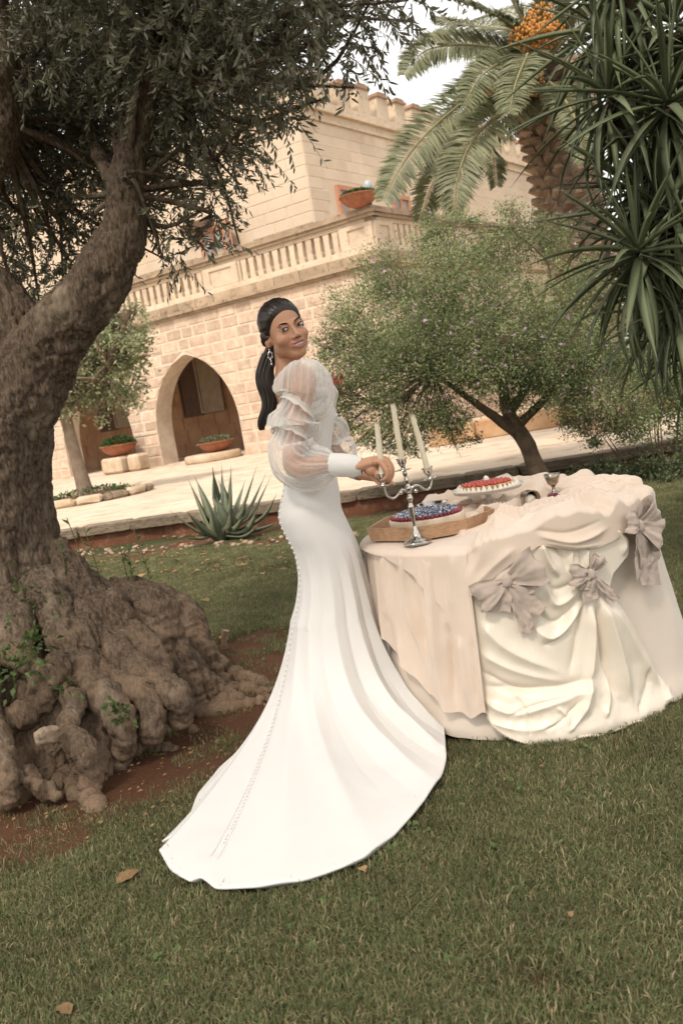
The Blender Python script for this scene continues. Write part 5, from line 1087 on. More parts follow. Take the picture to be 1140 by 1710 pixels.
def r4(p, z): return .590+.012*dwn(z)*2+.012*sstep(.70, .6, z)*(1-1.6*np.abs(np.sin(p*9+.4)))*sstep(-.1, -.35, p)+ridges(p, z, FW)+.010*n3(p, z, 0*z, 5, 17)*sstep(.7, .6, z)
t = thing('blush_swag', 'crumpled blush cloth heaped over the table top, its edge sweeping diagonally up the front', 'cloth', (TX, TY, 0))
mk('cloth', under(hang_sheet(np.radians(np.linspace(-180, 180, 520)), lambda p: np.interp(p, hP, hZ), r4, 44, top=crumple, zt=TZ+.011, ntop=110, rin=.01, cap=.03)), m_blush, t, smooth=True)

# ------------------------------------------------------------------ taupe bows
def tangent_frame(phi, z, r=.60):
    c = A(TX+r*math.sin(phi), TY-r*math.cos(phi), z); n = A(math.sin(phi), -math.cos(phi), 0); e = A(math.cos(phi), math.sin(phi), 0); return c, e, A(0, 0, 1), n
def strip(pts, wid, dirs, nu=40, nv=14, pleat=.0, pf=3, seed=0, fold=.0, end=None):
    """ribbon: centre pts, width wid, pleated across; dirs: across direction(s)"""
    C = spline(pts, nu); W = spline(np.array(wid, float)[:, None], nu)[:, 0]; D = spline(np.array(dirs, float), nu); D /= np.linalg.norm(D, axis=1)[:, None]; T = np.gradient(C, axis=0); T /= np.linalg.norm(T, axis=1)[:, None]
    Nn_ = np.cross(T, D); v = np.linspace(-.5, .5, nv)[None, :]; uu = np.linspace(0, 1, nu)[:, None]
    off = pleat*np.cos(v*2*np.pi*pf+seed)+fold*fbm(np.stack([uu*4+seed+0*v, v*5+0*uu, 0*uu+0*v+seed], -1), 3, seed)
    P_ = C[:, None]+D[:, None]*(W[:, None]*v)[..., None]+Nn_[:, None]*off[..., None]
    if end is not None: P_[-4:] += T[-4:, None]*(end*(v+.0)*np.linspace(.2, 1, 4)[:, None])[..., None]
    return P_.reshape(-1, 3), gridF(nu, nv)
def bow(name, label, phi, z, loops, tails, knot, group, extra=()):
    c, e, up_, n_ = tangent_frame(phi, z); t = thing(name, label, 'bow', c, 0, group); L3 = lambda x, y, d=0.: e*x+up_*y+n_*d
    for k, (x, y, w, dep) in enumerate(loops):     # loop tip at x,y, width w
        ax = A(x, y); ln = np.linalg.norm(ax); ax = ax/ln; pr = A(-ax[1], ax[0]); D = L3(*pr)
        pts = [L3(0, 0, .012), L3(x*.35, y*.35, dep*.8), L3(x*.75, y*.75, dep*1.15), L3(x, y, dep*.55), L3(x*.8, y*.8, .006), L3(x*.4, y*.4, .004), L3(0, 0, .002)]
        wd = [w*.22, w*.62, w*1.0, w*.98, w*.9, w*.55, w*.2]; mk('loop', strip(pts, wd, [D]*7, 60, 18, pleat=.0022, pf=1.6, seed=k+1, fold=.013), m_taupe, t, smooth=True)
    for k, (x, y, w, bx) in enumerate(tails):
        ax = A(x, y); ax = ax/np.linalg.norm(ax); pr = A(-ax[1], ax[0]); D = L3(*pr)
        pts = [L3(0, 0, .008), L3(x*.35+bx*.3, y*.35, .016), L3(x*.7+bx*.6, y*.7, .010), L3(x, y, .012)]
        mk('tail', strip(pts, [w*.25, w*.7, w*.95, w], [D]*4, 40, 14, pleat=.0025, pf=1.2, seed=k+5, fold=.013, end=.4*w*(1 if k % 2 else -1)), m_taupe, t, smooth=True)
    V, F = ball((0, 0, 0), (knot, .016, knot*1.25), 16, 12); V = V+.004*np.stack([fbm(V*70, 2, s) for s in (1, 2, 3)], -1); V = V[:, :1]*e+V[:, 2:3]*up_+V[:, 1:2]*n_+n_*.014; mk('knot', (V, F), m_taupe, t, smooth=True)
    return t
GB = 'taupe bows pinned to the table drapery'
ph1, z1 = pix2cyl(846, 968, .60); ph2, z2 = pix2cyl(985, 958, .61); ph3, z3 = pix2cyl(1062, 878, .60)
bow('large_bow', 'large taupe bow half tucked under the diagonal edge of the blush swag', ph1, z1, [(.118, .048, .135, .035), (-.110, -.050, .105, .03)], [(.085, -.145, .095, .0), (.045, -.19, .055, .01), (-.052, -.105, .10, -.01), (.09, -.045, .055, 0)], .020, GB)
bow('small_bow', 'small neat taupe bow in the middle of the ivory satin', ph2, z2, [(.050, .052, .065, .02), (-.075, .012, .075, .024)], [(-.015, -.095, .062, .0), (.080, -.115, .042, .008), (-.035, -.05, .03, 0)], .015, GB)
bow('side_bow', 'taupe bow with a heavy hanging tail at the right rim of the table', ph3, z3, [(.09, .045, .12, .045), (-.075, .030, .08, .03), (.09, -.06, .12, .05)], [(.00, -.16, .13, .02), (.03, -.225, .12, .01), (.07, -.17, .10, .01)], .018, GB)

# ------------------------------------------------------------------ things on the table
m_sil = mat('polished_silver', (.62, .59, .54), (.48, .45, .41), rough=.16, metal=1., nscale=12, bump=.05, bscale=80, bdist=.002); m_wax = mat('ivory_wax', (.80, .71, .53), (.84, .76, .60), rough=.45, nscale=20, transl=.15)
cb = at(697, 908, 3.34); CZ = .722; cb[2] = CZ; cnd = thing('candelabra', 'silver three-armed candelabra leaning slightly beside the berry tart', 'candelabra', cb)
def C_(px, py, dy=0.): return at(px, py, 3.34+dy)-cb
m_ = [(.050, 0), (.052, .004), (.050, .008), (.040, .014), (.024, .022), (.013, .034), (.010, .05)]
flute = lambda th, t: 1+.05*np.cos(6*th)*(t < .6)
mk('foot', lathe(m_, 36, (0, 0, 0), flute), m_sil, cnd, smooth=True)
tilt_pts = [C_(695, 893), C_(690, 868), C_(686, 848), C_(683, 822), C_(678, 800), C_(673, 781)]
sp = spline(np.array(tilt_pts), 60); tt = np.linspace(0, 1, 60); rad_ = np.interp(tt, [0, .06, .12, .3, .42, .47, .52, .58, .62, .66, .72, .78, .84, .9, .95, 1], [.011, .009, .006, .0085, .011, .006, .012, .006, .011, .013, .007, .010, .006, .009, .006, .008])
mk('stem', tube(sp, rad_, 16), m_sil, cnd, smooth=True)
J_ = C_(682, 822)
def arm(pl, dy):
    k = len(pl); P_ = [C_(x, y, dy*i/(k-1)) for i, (x, y) in enumerate(pl)]; return tube(spline(np.array(P_), 40), np.linspace(.0055, .004, 40), 8)
mk('arm', arm([(682, 822), (671, 818), (664, 826), (657, 832), (648, 829), (643, 820), (641, 811)], -.06), m_sil, cnd, smooth=True)
mk('arm', arm([(682, 822), (690, 812), (699, 811), (708, 817), (716, 816), (720, 806), (719, 801)], .02), m_sil, cnd, smooth=True)
for px, py, dy in ((669, 823, -.02), (694, 820, .01)): mk('scroll', xform(ball((0, 0, 0), (.008, .006, .008), 10, 8), loc=C_(px, py, dy)), m_sil, cnd, smooth=True)
cupp = [(.001, 0), (.020, .001), (.021, .003), (.008, .006), (.007, .012), (.010, .017), (.016, .028), (.0175, .040), (.022, .043), (.022, .045), (.014, .044), (.012, .03), (.001, .03)]
def cup(px, py, dy, ax=(0, 0, 1)):
    z_ = Vector(ax).normalized(); q = Vector((0, 0, 1)).rotation_difference(z_).to_matrix(); V, F = lathe(cupp, 24); return (V*1.0)@np.array(q).T+C_(px, py, dy), F, z_
def candle_set(px, py, dy, tip, n_):
    b0 = C_(px, py, dy); b1 = C_(*tip, dy); ax = b1-b0; L_ = np.linalg.norm(ax); ax = ax/L_; V, F, z_ = cup(px, py, dy, ax); mk('candle_cup', (V, F), m_sil, cnd, smooth=True)
    for k in range(4): a = k*1.57+.5; V, F = ball((.024*math.cos(a), .024*math.sin(a), .003), (.011, .011, .0025), 8, 5); mk('petal', (V@np.array(Vector((0, 0, 1)).rotation_difference(z_).to_matrix()).T+b0, F), m_sil, cnd, smooth=True)
    cs = b0+ax*.030+cb; t = thing('candle', n_, 'candle', cs, 0, 'ivory candles in the candelabra'); w = (L_-.030)
    P_ = np.array([ax*0, ax*w*.5+A(.001, 0, 0), ax*w]); V, F = tube(P_, [.0115, .0105, .0095], 14, 26, mod=lambda th, q: 1+.05*np.sin(th*2+q*9)+.06*fbm(np.stack([np.cos(th)+0*q, np.sin(th)+0*q, q*14+0*th], -1), 2, 3)); mk('wax', (V, F), m_wax, t, smooth=True)
    mk('wick', tube([ax*w-ax*.002, ax*w+ax*.010+A(.002, 0, 0)], [.0012, .0008], 5), mat('burnt_wick', (.03, .025, .02)), t)
    mk('wax_drip', tube([ax*w*.98+A(.008, -.004, 0), ax*w*.9+A(.009, -.004, 0), ax*w*.86+A(.0095, -.004, 0)], [.003, .0035, .002], 6), m_wax, t, smooth=True)
candle_set(673, 786, .0, (655, 674), 'middle and tallest of the three candles'); candle_set(718, 800, .02, (687, 692), 'right-hand candle, tilted towards the middle one'); candle_set(640, 811, -.06, (628, 705), 'left-hand candle, held near its holder by the woman')
# tray with the blueberry tart
m_cane = mat('woven_cane', (.52, .33, .20), (.40, .24, .14), rough=.7, nscale=40, bump=.6, bscale=220, bdist=.004, stretch=(1, 1, 3)); m_cake = mat('pale_cake', (.78, .66, .52), (.70, .55, .40), rough=.8, nscale=30, bump=.2, bscale=80, bdist=.003)
tp_ = np.array([(.098, 3.553), (.258, 3.383), (.45, 3.395), (.575, 3.53), (.55, 3.76), (.36, 3.87), (.19, 3.80)]); tc_ = tp_.mean(0)
tray = thing('cane_tray', 'low many-sided woven cane tray at the left edge of the table', 'tray', (*tc_, .724)); q = tp_-tc_; n = len(q)
mk('base', (np.vstack([np.c_[q, 0*q[:, :1]], np.c_[q, 0*q[:, :1]+.006]]), [list(range(n))[::-1], list(range(n, 2*n))]+[[i, (i+1) % n, (i+1) % n+n, i+n] for i in range(n)]), m_cane, tray)
for i in range(n):
    a, b = q[i]*1.005, q[(i+1) % n]*1.005; a2, b2 = a*.965, b*.965; ao, bo = a*1.05, b*1.05; ai, bi = a2*1.04, b2*1.04
    V = [(*a, 0), (*b, 0), (*bo, .052), (*ao, .052), (*a2, .007), (*b2, .007), (*bi, .052), (*ai, .052)]; mk('side_panel', (V, [[0, 1, 2, 3], [5, 4, 7, 6], [3, 2, 6, 7], [0, 3, 7, 4], [1, 5, 6, 2]]), m_cane, tray)
ck = at(712, 864, 3.60); ck[2] = .732; ct = thing('blueberry_tart', 'round pale tart heaped with sugared blueberries and a ring of red berries', 'tart', ck); m_bb = mat('blueberry', (.035, .045, .095), (.10, .12, .20), rough=.5, nscale=60, rand=.0, col3=(.62, .62, .66), n3scale=90, ramp3=(.50, .58)); m_rb = mat('red_currant', (.30, .025, .035), (.16, .01, .03), rough=.25, nscale=50, spec=.6)
mk('crust', lathe([(.001, 0), (.140, 0), (.146, .006), (.149, .048), (.145, .053), (.001, .053)], 60, mod=lambda th, t: 1+.006*np.sin(th*40)), m_cake, ct, smooth=False)
bs = []; g = np.random.default_rng(5)
for k in range(230):
    r = .128*math.sqrt((k+.5)/230); a = k*2.39996; h = .058+.014*(1-(r/.13)**2)+g.uniform(0, .006); bs.append(ball((r*math.cos(a), r*math.sin(a), h), .0085*g.uniform(.85, 1.15), 7, 5))
mk('blueberries', joinq(bs), m_bb, ct, smooth=True, kind='stuff')
bs = [ball((.137*math.cos(a), .137*math.sin(a), .059+g.uniform(0, .003)), .0085*g.uniform(.9, 1.1), 8, 6) for a in np.linspace(0, 2*np.pi, 50, endpoint=False)]; mk('red_berries', joinq(bs), m_rb, ct, smooth=True, kind='stuff')
m_cream = mat('whipped_cream', (.84, .78, .68), (.80, .72, .60), rough=.55, nscale=30, bump=.15, bscale=100, bdist=.003)
bwl = at(722, 848, 4.0); bo = thing('silver_bowl', 'low silver bowl standing behind the blueberry tart', 'bowl', (bwl[0], bwl[1], .722)); mk('bowl', lathe([(.001, .0), (.035, .0), (.05, .01), (.064, .045), (.070, .055), (.071, .057), (.067, .055), (.05, .02), (.001, .012)], 32), m_sil, bo, smooth=True)
# cake stand with strawberry tart
sp_ = at(814, 820, 3.80); st = thing('cake_stand', 'glass pedestal cake stand in the middle of the table', 'cake stand', (sp_[0], sp_[1], .735)); ph_ = sp_[2]-.735
m_gl = mat('clear_glass', (.80, .80, .76), rough=.06, spec=.8, alpha=(.40, .95)); m_milk = mat('pressed_glass', (.74, .70, .63), (.68, .64, .56), rough=.15, spec=.7, nscale=20)
mk('pedestal', lathe([(.001, 0), (.05, 0), (.052, .004), (.02, .014), (.010, .03), (.016, ph_*.6), (.009, ph_*.75), (.03, ph_-.002), (.001, ph_-.001)], 28), m_milk, st, smooth=True)
mk('plate', lathe([(.001, ph_), (.10, ph_), (.140, ph_+.004), (.147, ph_+.016), (.149, ph_+.017), (.146, ph_+.021), (.138, ph_+.010), (.001, ph_+.007)], 56), m_milk, st, smooth=True)
tt_ = thing('strawberry_tart', 'small tart of glazed strawberries ringed with cream on the glass stand', 'tart', (sp_[0], sp_[1], .735+ph_+.008))
mk('crust', lathe([(.001, 0), (.095, 0), (.108, .022), (.104, .024), (.001, .020)], 48, mod=lambda th, t: 1+.03*np.cos(th*24)*(t > .3)), mat('golden_crust', (.62, .40, .20), (.50, .29, .13), rough=.7, nscale=30), tt_, smooth=True)
m_st = mat('strawberry', (.42, .035, .03), (.55, .10, .06), rough=.22, nscale=60, ramp=(.4, .6), spec=.6); bs = []
for k in range(120): r = .097*math.sqrt((k+.5)/120); a = k*2.39996; V, F = ball((0, 0, 0), (.010, .008, .007), 6, 5); M_ = np.array(Euler((g.uniform(-.5, .5), g.uniform(-.5, .5), a)).to_matrix()); bs.append((V@M_.T+A(r*math.cos(a), r*math.sin(a), .027+.006*(1-r/.1)), F))
mk('strawberries', joinq(bs), m_st, tt_, smooth=True, kind='stuff')
cr = []
for k in range(34): a = k/34*6.283; V, F = lathe([(.001, .022), (.005, .014), (.010, .006), (.011, 0), (.001, -.004)], 8); cr.append((V*g.uniform(.85, 1.15)+A(.122*math.cos(a), .122*math.sin(a), .006), F))
mk('cream_peaks', joinq(cr), m_cream, tt_, smooth=True, kind='stuff'); mk('meringue', lathe([(.001, .022), (.008, .018), (.013, .008), (.012, 0), (.001, 0)], 12, (0, 0, .036)), m_cream, tt_, smooth=True)
# goblets
gb = at(925, 826, 3.80); m_bz = mat('aged_silver', (.42, .36, .29), (.30, .25, .2), rough=.25, metal=1., nscale=30, bump=.3, bscale=60, bdist=.004)
gl = thing('silver_goblet', 'upright tarnished silver goblet near the back rim of the table', 'goblet', (gb[0], gb[1], .758)); gh = 1.0
mk('goblet', lathe([(.001, 0), (.028, .0), (.029, .003), (.010, .012), (.006, .025), (.010, .034), (.022, .045), (.028, .065), (.034, .085), (.0335, .085), (.026, .06), (.001, .045)], 28, mod=lambda th, t: 1+.04*np.cos(th*6)), m_bz, gl, smooth=True)
lg = at(884, 838, 3.62); l_ = thing('tipped_goblet', 'silver goblet lying on its side with cream inside, mouth to the camera', 'goblet', (lg[0], lg[1], lg[2]+.016))
M_ = np.array(Euler((R_(97), R_(6), R_(16))).to_matrix())
mk('cup', xform(lathe([(.001, -.055), (.012, -.05), (.024, -.035), (.031, -.012), (.032, .02), (.036, .026), (.035, .027), (.029, .02), (.027, -.01), (.001, -.03)], 30), M_), m_bz, l_, smooth=True)
V, F = ball((0, 0, -.002), (.024, .022, .016), 14, 10); V = V+.004*np.stack([fbm(V*90, 2, s) for s in (4, 5, 6)], -1); mk('cream', xform((V, F), M_, A(0, -.004, -.006)), m_cream, l_, smooth=True)
pr_ = at(924, 836, 3.66); pm = thing('plum_half', 'dark red fruit half lying beside the goblets', 'fruit', (pr_[0], pr_[1], pr_[2]+.010)); mk('flesh', lathe([(.001, -.012), (.02, -.010), (.028, .0), (.026, .012), (.015, .02), (.001, .022)], 20), mat('dark_plum', (.16, .02, .03), (.10, .01, .02), rough=.3, nscale=30), pm, smooth=True)
nk = thing('napkin', 'small pleated blush napkin standing between the tray and the cake stand', 'napkin', at(790, 862, 3.72)-A(0, 0, .01))
th_ = np.linspace(-.5, .5, 60)[:, None]; rr_ = np.linspace(0, 1, 10)[None, :]; V = np.stack([th_*.26+0*rr_, .012*np.sin(th_*60)*rr_+.05*rr_, .05*rr_*(1+.5*th_)+.004*np.sin(th_*37)], -1); mk('cloth', (V.reshape(-1, 3), gridF(60, 10)), m_blush, nk, smooth=True)
# ------------------------------------------------------------------ the woman
person = thing('person', 'smiling woman in a long white gown with sheer puff sleeves, looking back over her shoulder', 'person', (-.05, 3.6, 0)); PO = A(-.05, 3.6, 0)
m_skin = mat('skin', (.50, .265, .165), (.54, .29, .185), rough=.48, nscale=14, spec=.4, attr='lips', attrcol=(.36, .12, .085), bump=.05, bscale=200, bdist=.001)
_b = [n for n in m_skin.node_tree.nodes if n.type == 'BSDF_PRINCIPLED'][0]; _b.inputs['Subsurface Weight'].default_value = .12; _b.inputs['Subsurface Radius'].default_value = (.012, .004, .002); _b.inputs['Subsurface Scale'].default_value = .6
m_hair = mat('dark_hair', (.020, .013, .010), (.034, .022, .016), rough=.36, nscale=60, spec=.5, bump=.25, bscale=300, bdist=.002, aniso=.5)
# ---- head (local: x to the viewer's right, y forward, z up)
yaw, tilt, nod = R_(26), R_(12.5), R_(-3)
l0 = A(math.cos(yaw), math.sin(yaw), 0); f0 = A(math.sin(yaw), -math.cos(yaw), 0); u0 = A(0, 0, 1)
hu = u0*math.cos(tilt)-l0*math.sin(tilt); hl = l0*math.cos(tilt)+u0*math.sin(tilt); hf = f0*math.cos(nod)+hu*math.sin(nod)*-1; hu = np.cross(hl, hf)*-1
hu = hu if hu[2] > 0 else -hu
HM = np.stack([hl, hf, hu], 1); HC_ = at(486.5, 546, 3.465)-hf*.086; H2W = lambda V: (np.asarray(V)*A(1.09, 1, 1)+A(.006, 0, 0))@HM.T+HC_
def ell(p, c, r): q = (p-np.array(c))/np.array(r); k = np.linalg.norm(q, axis=-1); return (k-1)*k/(np.linalg.norm(q/np.array(r), axis=-1)+1e-9)
def cap(p, a, b, ra, rb): a, b = A(*a), A(*b); ab = b-a; t = np.clip(((p-a)@ab)/(ab@ab), 0, 1); return np.linalg.norm(p-a-t[..., None]*ab, axis=-1)-(ra+(rb-ra)*t)
def smin(a, b, k): h = np.clip(.5+.5*(b-a)/k, 0, 1); return b*(1-h)+a*h-k*h*(1-h)
def head_sdf(p):
    d = ell(p, (0, -.012, .033), (.068, .084, .079)); d = smin(d, ell(p, (0, .026, -.032), (.0560, .056, .080)), .02); d = smin(d, ell(p, (0, .054, -.096), (.026, .026, .020)), .022)
    for s in (-1, 1):
        d = smin(d, ell(p, (s*.035, .052, -.034), (.0245, .0285, .024)), .014); d = smin(d, ell(p, (s*.042, .004, -.064), (.014, .030, .025)), .025)
        d = smin(d, ell(p, (s*.024, .074, .017), (.022, .010, .006)), .010); d = -smin(-d, ell(p, (s*.031, .094, .001), (.018, .013, .0105)), .008)
        d = smin(d, ell(p, (s*.0105, .087, -.0385), (.0075, .009, .0065)), .005)
        d = -smin(-d, cap(p, (s*.026, .090, -.047), (s*.040, .078, -.070), .003, .002), .010)
        e = smin(ell(p, (s*.073, -.012, -.012), (.007, .017, .030)), 1., .001); d = smin(d, e, .006)
    d = smin(d, cap(p, (0, .080, .006), (0, .0995, -.033), .0058, .0088), .010); d = smin(d, ell(p, (0, .074, -.066), (.028, .016, .016)), .012)
    d = -smin(-d, ell(p, (0, .104, -.084), (.016, .008, .004)), .008)
    d = -smin(-d, ell(p, (0, .094, -.0672), (.0270, .0130, .0085)), .003)
    return d
nt_, np_ = 170, 230; th = np.linspace(.01, math.pi-.01, nt_)[:, None]; ph = np.linspace(0, 2*math.pi, np_, endpoint=False)[None, :]
hd = np.stack([np.sin(th)*np.sin(ph), np.sin(th)*np.cos(ph), np.cos(th)+0*ph], -1); O_ = A(0, 0, -.012); lo = np.full((nt_, np_), .03); hi = np.full((nt_, np_), .17)
# march outward for the last crossing
rs_ = np.linspace(.03, .16, 66); inside = np.stack([head_sdf(O_+hd*r) < 0 for r in rs_]); last = inside.shape[0]-1-np.argmax(inside[::-1], axis=0); lo = rs_[last]; hi = lo+.002
for _ in range(10): mid = (lo+hi)/2; s = head_sdf(O_+hd*mid[..., None]) < 0; lo = np.where(s, mid, lo); hi = np.where(s, hi, mid)
hr = (lo+hi)/2; HP = O_+hd*hr[..., None]
headVF = (H2W(HP.reshape(-1, 3)), [list(map(int, f)) for f in gridF(nt_, np_, cv=True)[:, ::-1]]+[list(range(np_)), [ (nt_-1)*np_+i for i in range(np_)][::-1]])
# ---- torso, neck, arms, legs
def sect(rows, seg=40):
    R = spline(np.array(rows, float), 50); th = np.linspace(0, 2*np.pi, seg, endpoint=False)[None, :]; c_, s_ = math.cos(R_(12)), math.sin(R_(12))
    X_ = R[:, 3:4]*np.cos(th); Y_ = R[:, 4:5]*np.sin(th); V = np.stack([R[:, 0:1]+X_*c_-Y_*s_, R[:, 1:2]+X_*s_+Y_*c_, R[:, 2:3]+0*X_], -1).reshape(-1, 3); F = [list(map(int, f)) for f in gridF(50, seg, cv=True)]
    return V, F+[list(range(seg))[::-1], [49*seg+i for i in range(seg)]]
TOR = [(-.115, 3.6, .74, .10, .15), (-.12, 3.6, .86, .118, .168), (-.108, 3.6, .96, .098, .150), (-.092, 3.6, 1.06, .078, .118), (-.086, 3.6, 1.15, .088, .128), (-.085, 3.6, 1.24, .102, .140), (-.100, 3.6, 1.31, .088, .155), (-.115, 3.6, 1.365, .066, .160), (-.118, 3.598, 1.405, .050, .105), (-.114, 3.595, 1.425, .042, .06)]
TOR = [(x, y, z, a*(.84 if z < 1.33 else 1), b*(.86 if z < 1.33 else 1)) for x, y, z, a, b in TOR]
torso = sect(TOR)
neck = tube([(-.118, 3.60, 1.37), (-.112, 3.585, 1.43), H2W((0, -.030, -.055)), H2W((0, -.02, -.02))], [.066, .052, .050, .050], 24, 20)
def P3(px, py, y): return at(px, py, y)
SH = P3(506, 634, 3.455); EL = P3(490, 778, 3.40); WR = P3(603, 776, 3.325)
armR = tube([A(-.105, 3.53, 1.375), SH, (SH+EL)/2+A(-.004, 0, 0), EL, EL*.6+WR*.4+A(0, 0, .004), WR], [.052, .049, .041, .037, .036, .024], 20, 40)
SL_ = A(-.075, 3.755, 1.362); ELL = A(.01, 3.80, 1.075); WRL = A(.10, 3.66, .985)
armL = tube([A(-.105, 3.67, 1.375), SL_, (SL_+ELL)/2, ELL, (ELL+WRL)/2, WRL], [.052, .049, .041, .037, .034, .024], 20, 40)
KN = [(633, 771, 3.268), (640, 768, 3.284), (645, 767, 3.302), (646, 768, 3.322)]; handR = []
kc = np.mean([P3(*k) for k in KN], 0)
def flat_tube(P_, ra, rb, axis):      # palm: wide across 'axis', thin the other way
    V, F = tube(P_, ra, 20, 16); C = spline(np.array(P_), 16); ax = A(*axis)/np.linalg.norm(axis); V = np.array(V)
    idx = np.minimum(np.arange(len(V))//20, 15); d = (V-C[idx])@ax; return V+ax[None]*(d*(rb-1))[:, None], F
handR.append(ball(P3(622, 784, 3.305), (.026, .022, .020), 16, 12)); handR.append(ball(P3(632, 792, 3.296), (.017, .018, .018), 16, 12))
handR.append(flat_tube([WR-(kc-WR)*.2, WR, WR*.5+kc*.5+A(0, 0, .003), kc], [.022, .0205, .0195, .0150], 1.75, (0, 1, .1)))
FT = [(637, 801, 3.272), (640, 803, 3.279), (643, 804, 3.288), (642, 806, 3.300)]; PIP = [(645, 786, 3.258), (651, 784, 3.276), (655, 783, 3.298), (655, 786, 3.318)]
DIP = [(645, 797, 3.262), (649, 798, 3.275), (652, 799, 3.292), (651, 801, 3.308)]
for k, p, d_, f_ in zip(KN, PIP, DIP, FT): handR.append(tube([P3(*k)-(kc-WR)*.25, P3(*k), P3(*p), P3(*d_), P3(*f_)], [.0095, .0100, .0088, .0080, .0068], 12, 20)); handR.append(ball(P3(*f_), .0066, 10, 8)); handR.append(ball(P3(*k)+A(0, 0, .001), .0098, 10, 8))
handR.append(tube([WR+A(.01, .012, -.008), P3(617, 790, 3.335), P3(630, 803, 3.322), P3(637, 812, 3.302)], [.014, .0135, .0105, .0080], 12, 18)); handR.append(ball(P3(637, 812, 3.302), .0078, 10, 8))
handL = [flat_tube([WRL-A(.01, -.01, 0), WRL+A(.02, -.01, -.01), WRL+A(.075, -.03, -.03)], [.022, .021, .016], 1.7, (.3, 1, 0))]
for k in range(4): b_ = WRL+A(.075, -.055+.02*k, -.03); handL.append(tube([b_-A(.02, 0, 0), b_, b_+A(.03, -.004, -.012), b_+A(.048, -.004, -.034)], [.0095, .0092, .0082, .0065], 10, 14))
handL.append(tube([WRL+A(.015, -.02, -.01), WRL+A(.04, -.05, -.02), WRL+A(.065, -.065, -.03)], [.013, .011, .008], 10, 12))
legs = [tube([(-.12, 3.6+s*.08, .84), (-.10, 3.6+s*.07, .5), (-.11+s*.02, 3.6+s*.06, .27), (-.10+s*.03, 3.6+s*.05, .09)], [.085, .055, .045, .034], 16, 24) for s in (-1, 1)]
feet = [tube([(-.11+s*.03, 3.6+s*.05, .09), (-.02+s*.03, 3.6+s*.05, .05), (.06+s*.03, 3.6+s*.05, .03)], [.036, .034, .024], 12, 12) for s in (-1, 1)]
V, F, Nn = voxel('body', [headVF, torso, neck, armR, armL]+handR+handL+legs+feet, .0030, 2)
loc_ = ((V-HC_)@HM-A(.006, 0, 0))/A(1.09, 1, 1); lip = np.exp(-((loc_[:, 0]/.027)**4))*np.exp(-((loc_[:, 2]+.066-.10*np.abs(loc_[:, 0]))/.0095)**4)*(loc_[:, 1] > .06)
cheek = .30*np.exp(-(((np.abs(loc_[:, 0])-.04)/.02)**2+((loc_[:, 2]+.035)/.02)**2))*(loc_[:, 1] > .03)
o = obj('body', meshdata('body', V-PO, F, m_skin, True, {'lips': np.clip(lip*.8+cheek, 0, 1)}), person)
W_ = lambda vf: (H2W(vf[0])-PO, vf[1])
m_eyew = mat('eye_white', (.66, .62, .58), rough=.2, spec=.6); m_iris = mat('dark_iris', (.030, .014, .008), rough=.08, spec=.8); m_brow = mat('eyebrow_hair', (.022, .013, .009), (.035, .02, .014), rough=.7, nscale=200)
for s in (-1, 1):
    e = mk('eye', W_(ball((s*.031, .0752, .0008), (.0150, .0082, .0064), 22, 14)), m_eyew, person, smooth=True)
    mk('iris', W_(ball((s*.031-.0040, .0793, .0016), (.0068, .0048, .0064), 16, 12)), m_iris, e, smooth=True)
    mk('upper_lid', W_(tube([(s*.0155, .0800, -.001), (s*.022, .0838, .0045), (s*.031, .0842, .0062), (s*.040, .0802, .0048), (s*.0480, .0735, .0005)], [.0008, .0012, .0016, .0017, .0008], 8, 20)), m_brow, e, smooth=True)
    mk('lower_lid', W_(tube([(s*.0160, .0800, -.0025), (s*.024, .0822, -.0048), (s*.033, .0817, -.0054), (s*.0465, .0742, -.0008)], [.0007, .0009, .0009, .0007], 6, 16)), m_brow, e, smooth=True)
    mk('eyelid', W_(tube([(s*.0145, .0805, .002), (s*.022, .0850, .0080), (s*.031, .0852, .0098), (s*.040, .0812, .0082), (s*.0490, .0735, .0025)], [.0015, .0030, .0036, .0030, .0015], 8, 20)), m_skin, e, smooth=True)
    mk('eyebrow', W_(tube([(s*.0135, .0855, .0172), (s*.022, .0862, .0198), (s*.036, .0812, .0230), (s*.0505, .0695, .0165)], [.0016, .0027, .0024, .0006], 8, 24)), m_brow, person, smooth=True)
m_lip = mat('lips', (.33, .105, .085), (.38, .13, .10), rough=.35, nscale=60, spec=.5)
mk('teeth', W_(ball((0, .0745, -.0662), (.0275, .0128, .0078), 24, 12)), mat('teeth', (.74, .70, .64), rough=.2, spec=.5), person, smooth=True)
mk('upper_lip', W_(tube([(-.0315, .0705, -.0560), (-.018, .0865, -.0588), (-.006, .0915, -.0584), (0, .0912, -.0590), (.006, .0915, -.0584), (.018, .0865, -.0588), (.0315, .0705, -.0560)], [.0010, .0024, .0032, .0029, .0032, .0024, .0010], 10, 30)), m_lip, person, smooth=True)
mk('lower_lip', W_(tube([(-.0315, .0705, -.0565), (-.018, .0850, -.0720), (0, .0900, -.0785), (.018, .0850, -.0720), (.0315, .0705, -.0565)], [.0010, .0034, .0045, .0034, .0010], 10, 30)), m_lip, person, smooth=True)
mk('nostrils', W_(joinq([ball((s*.0075, .0955, -.0430), (.0032, .003, .0016), 8, 6) for s in (-1, 1)])), m_brow, person, smooth=True)
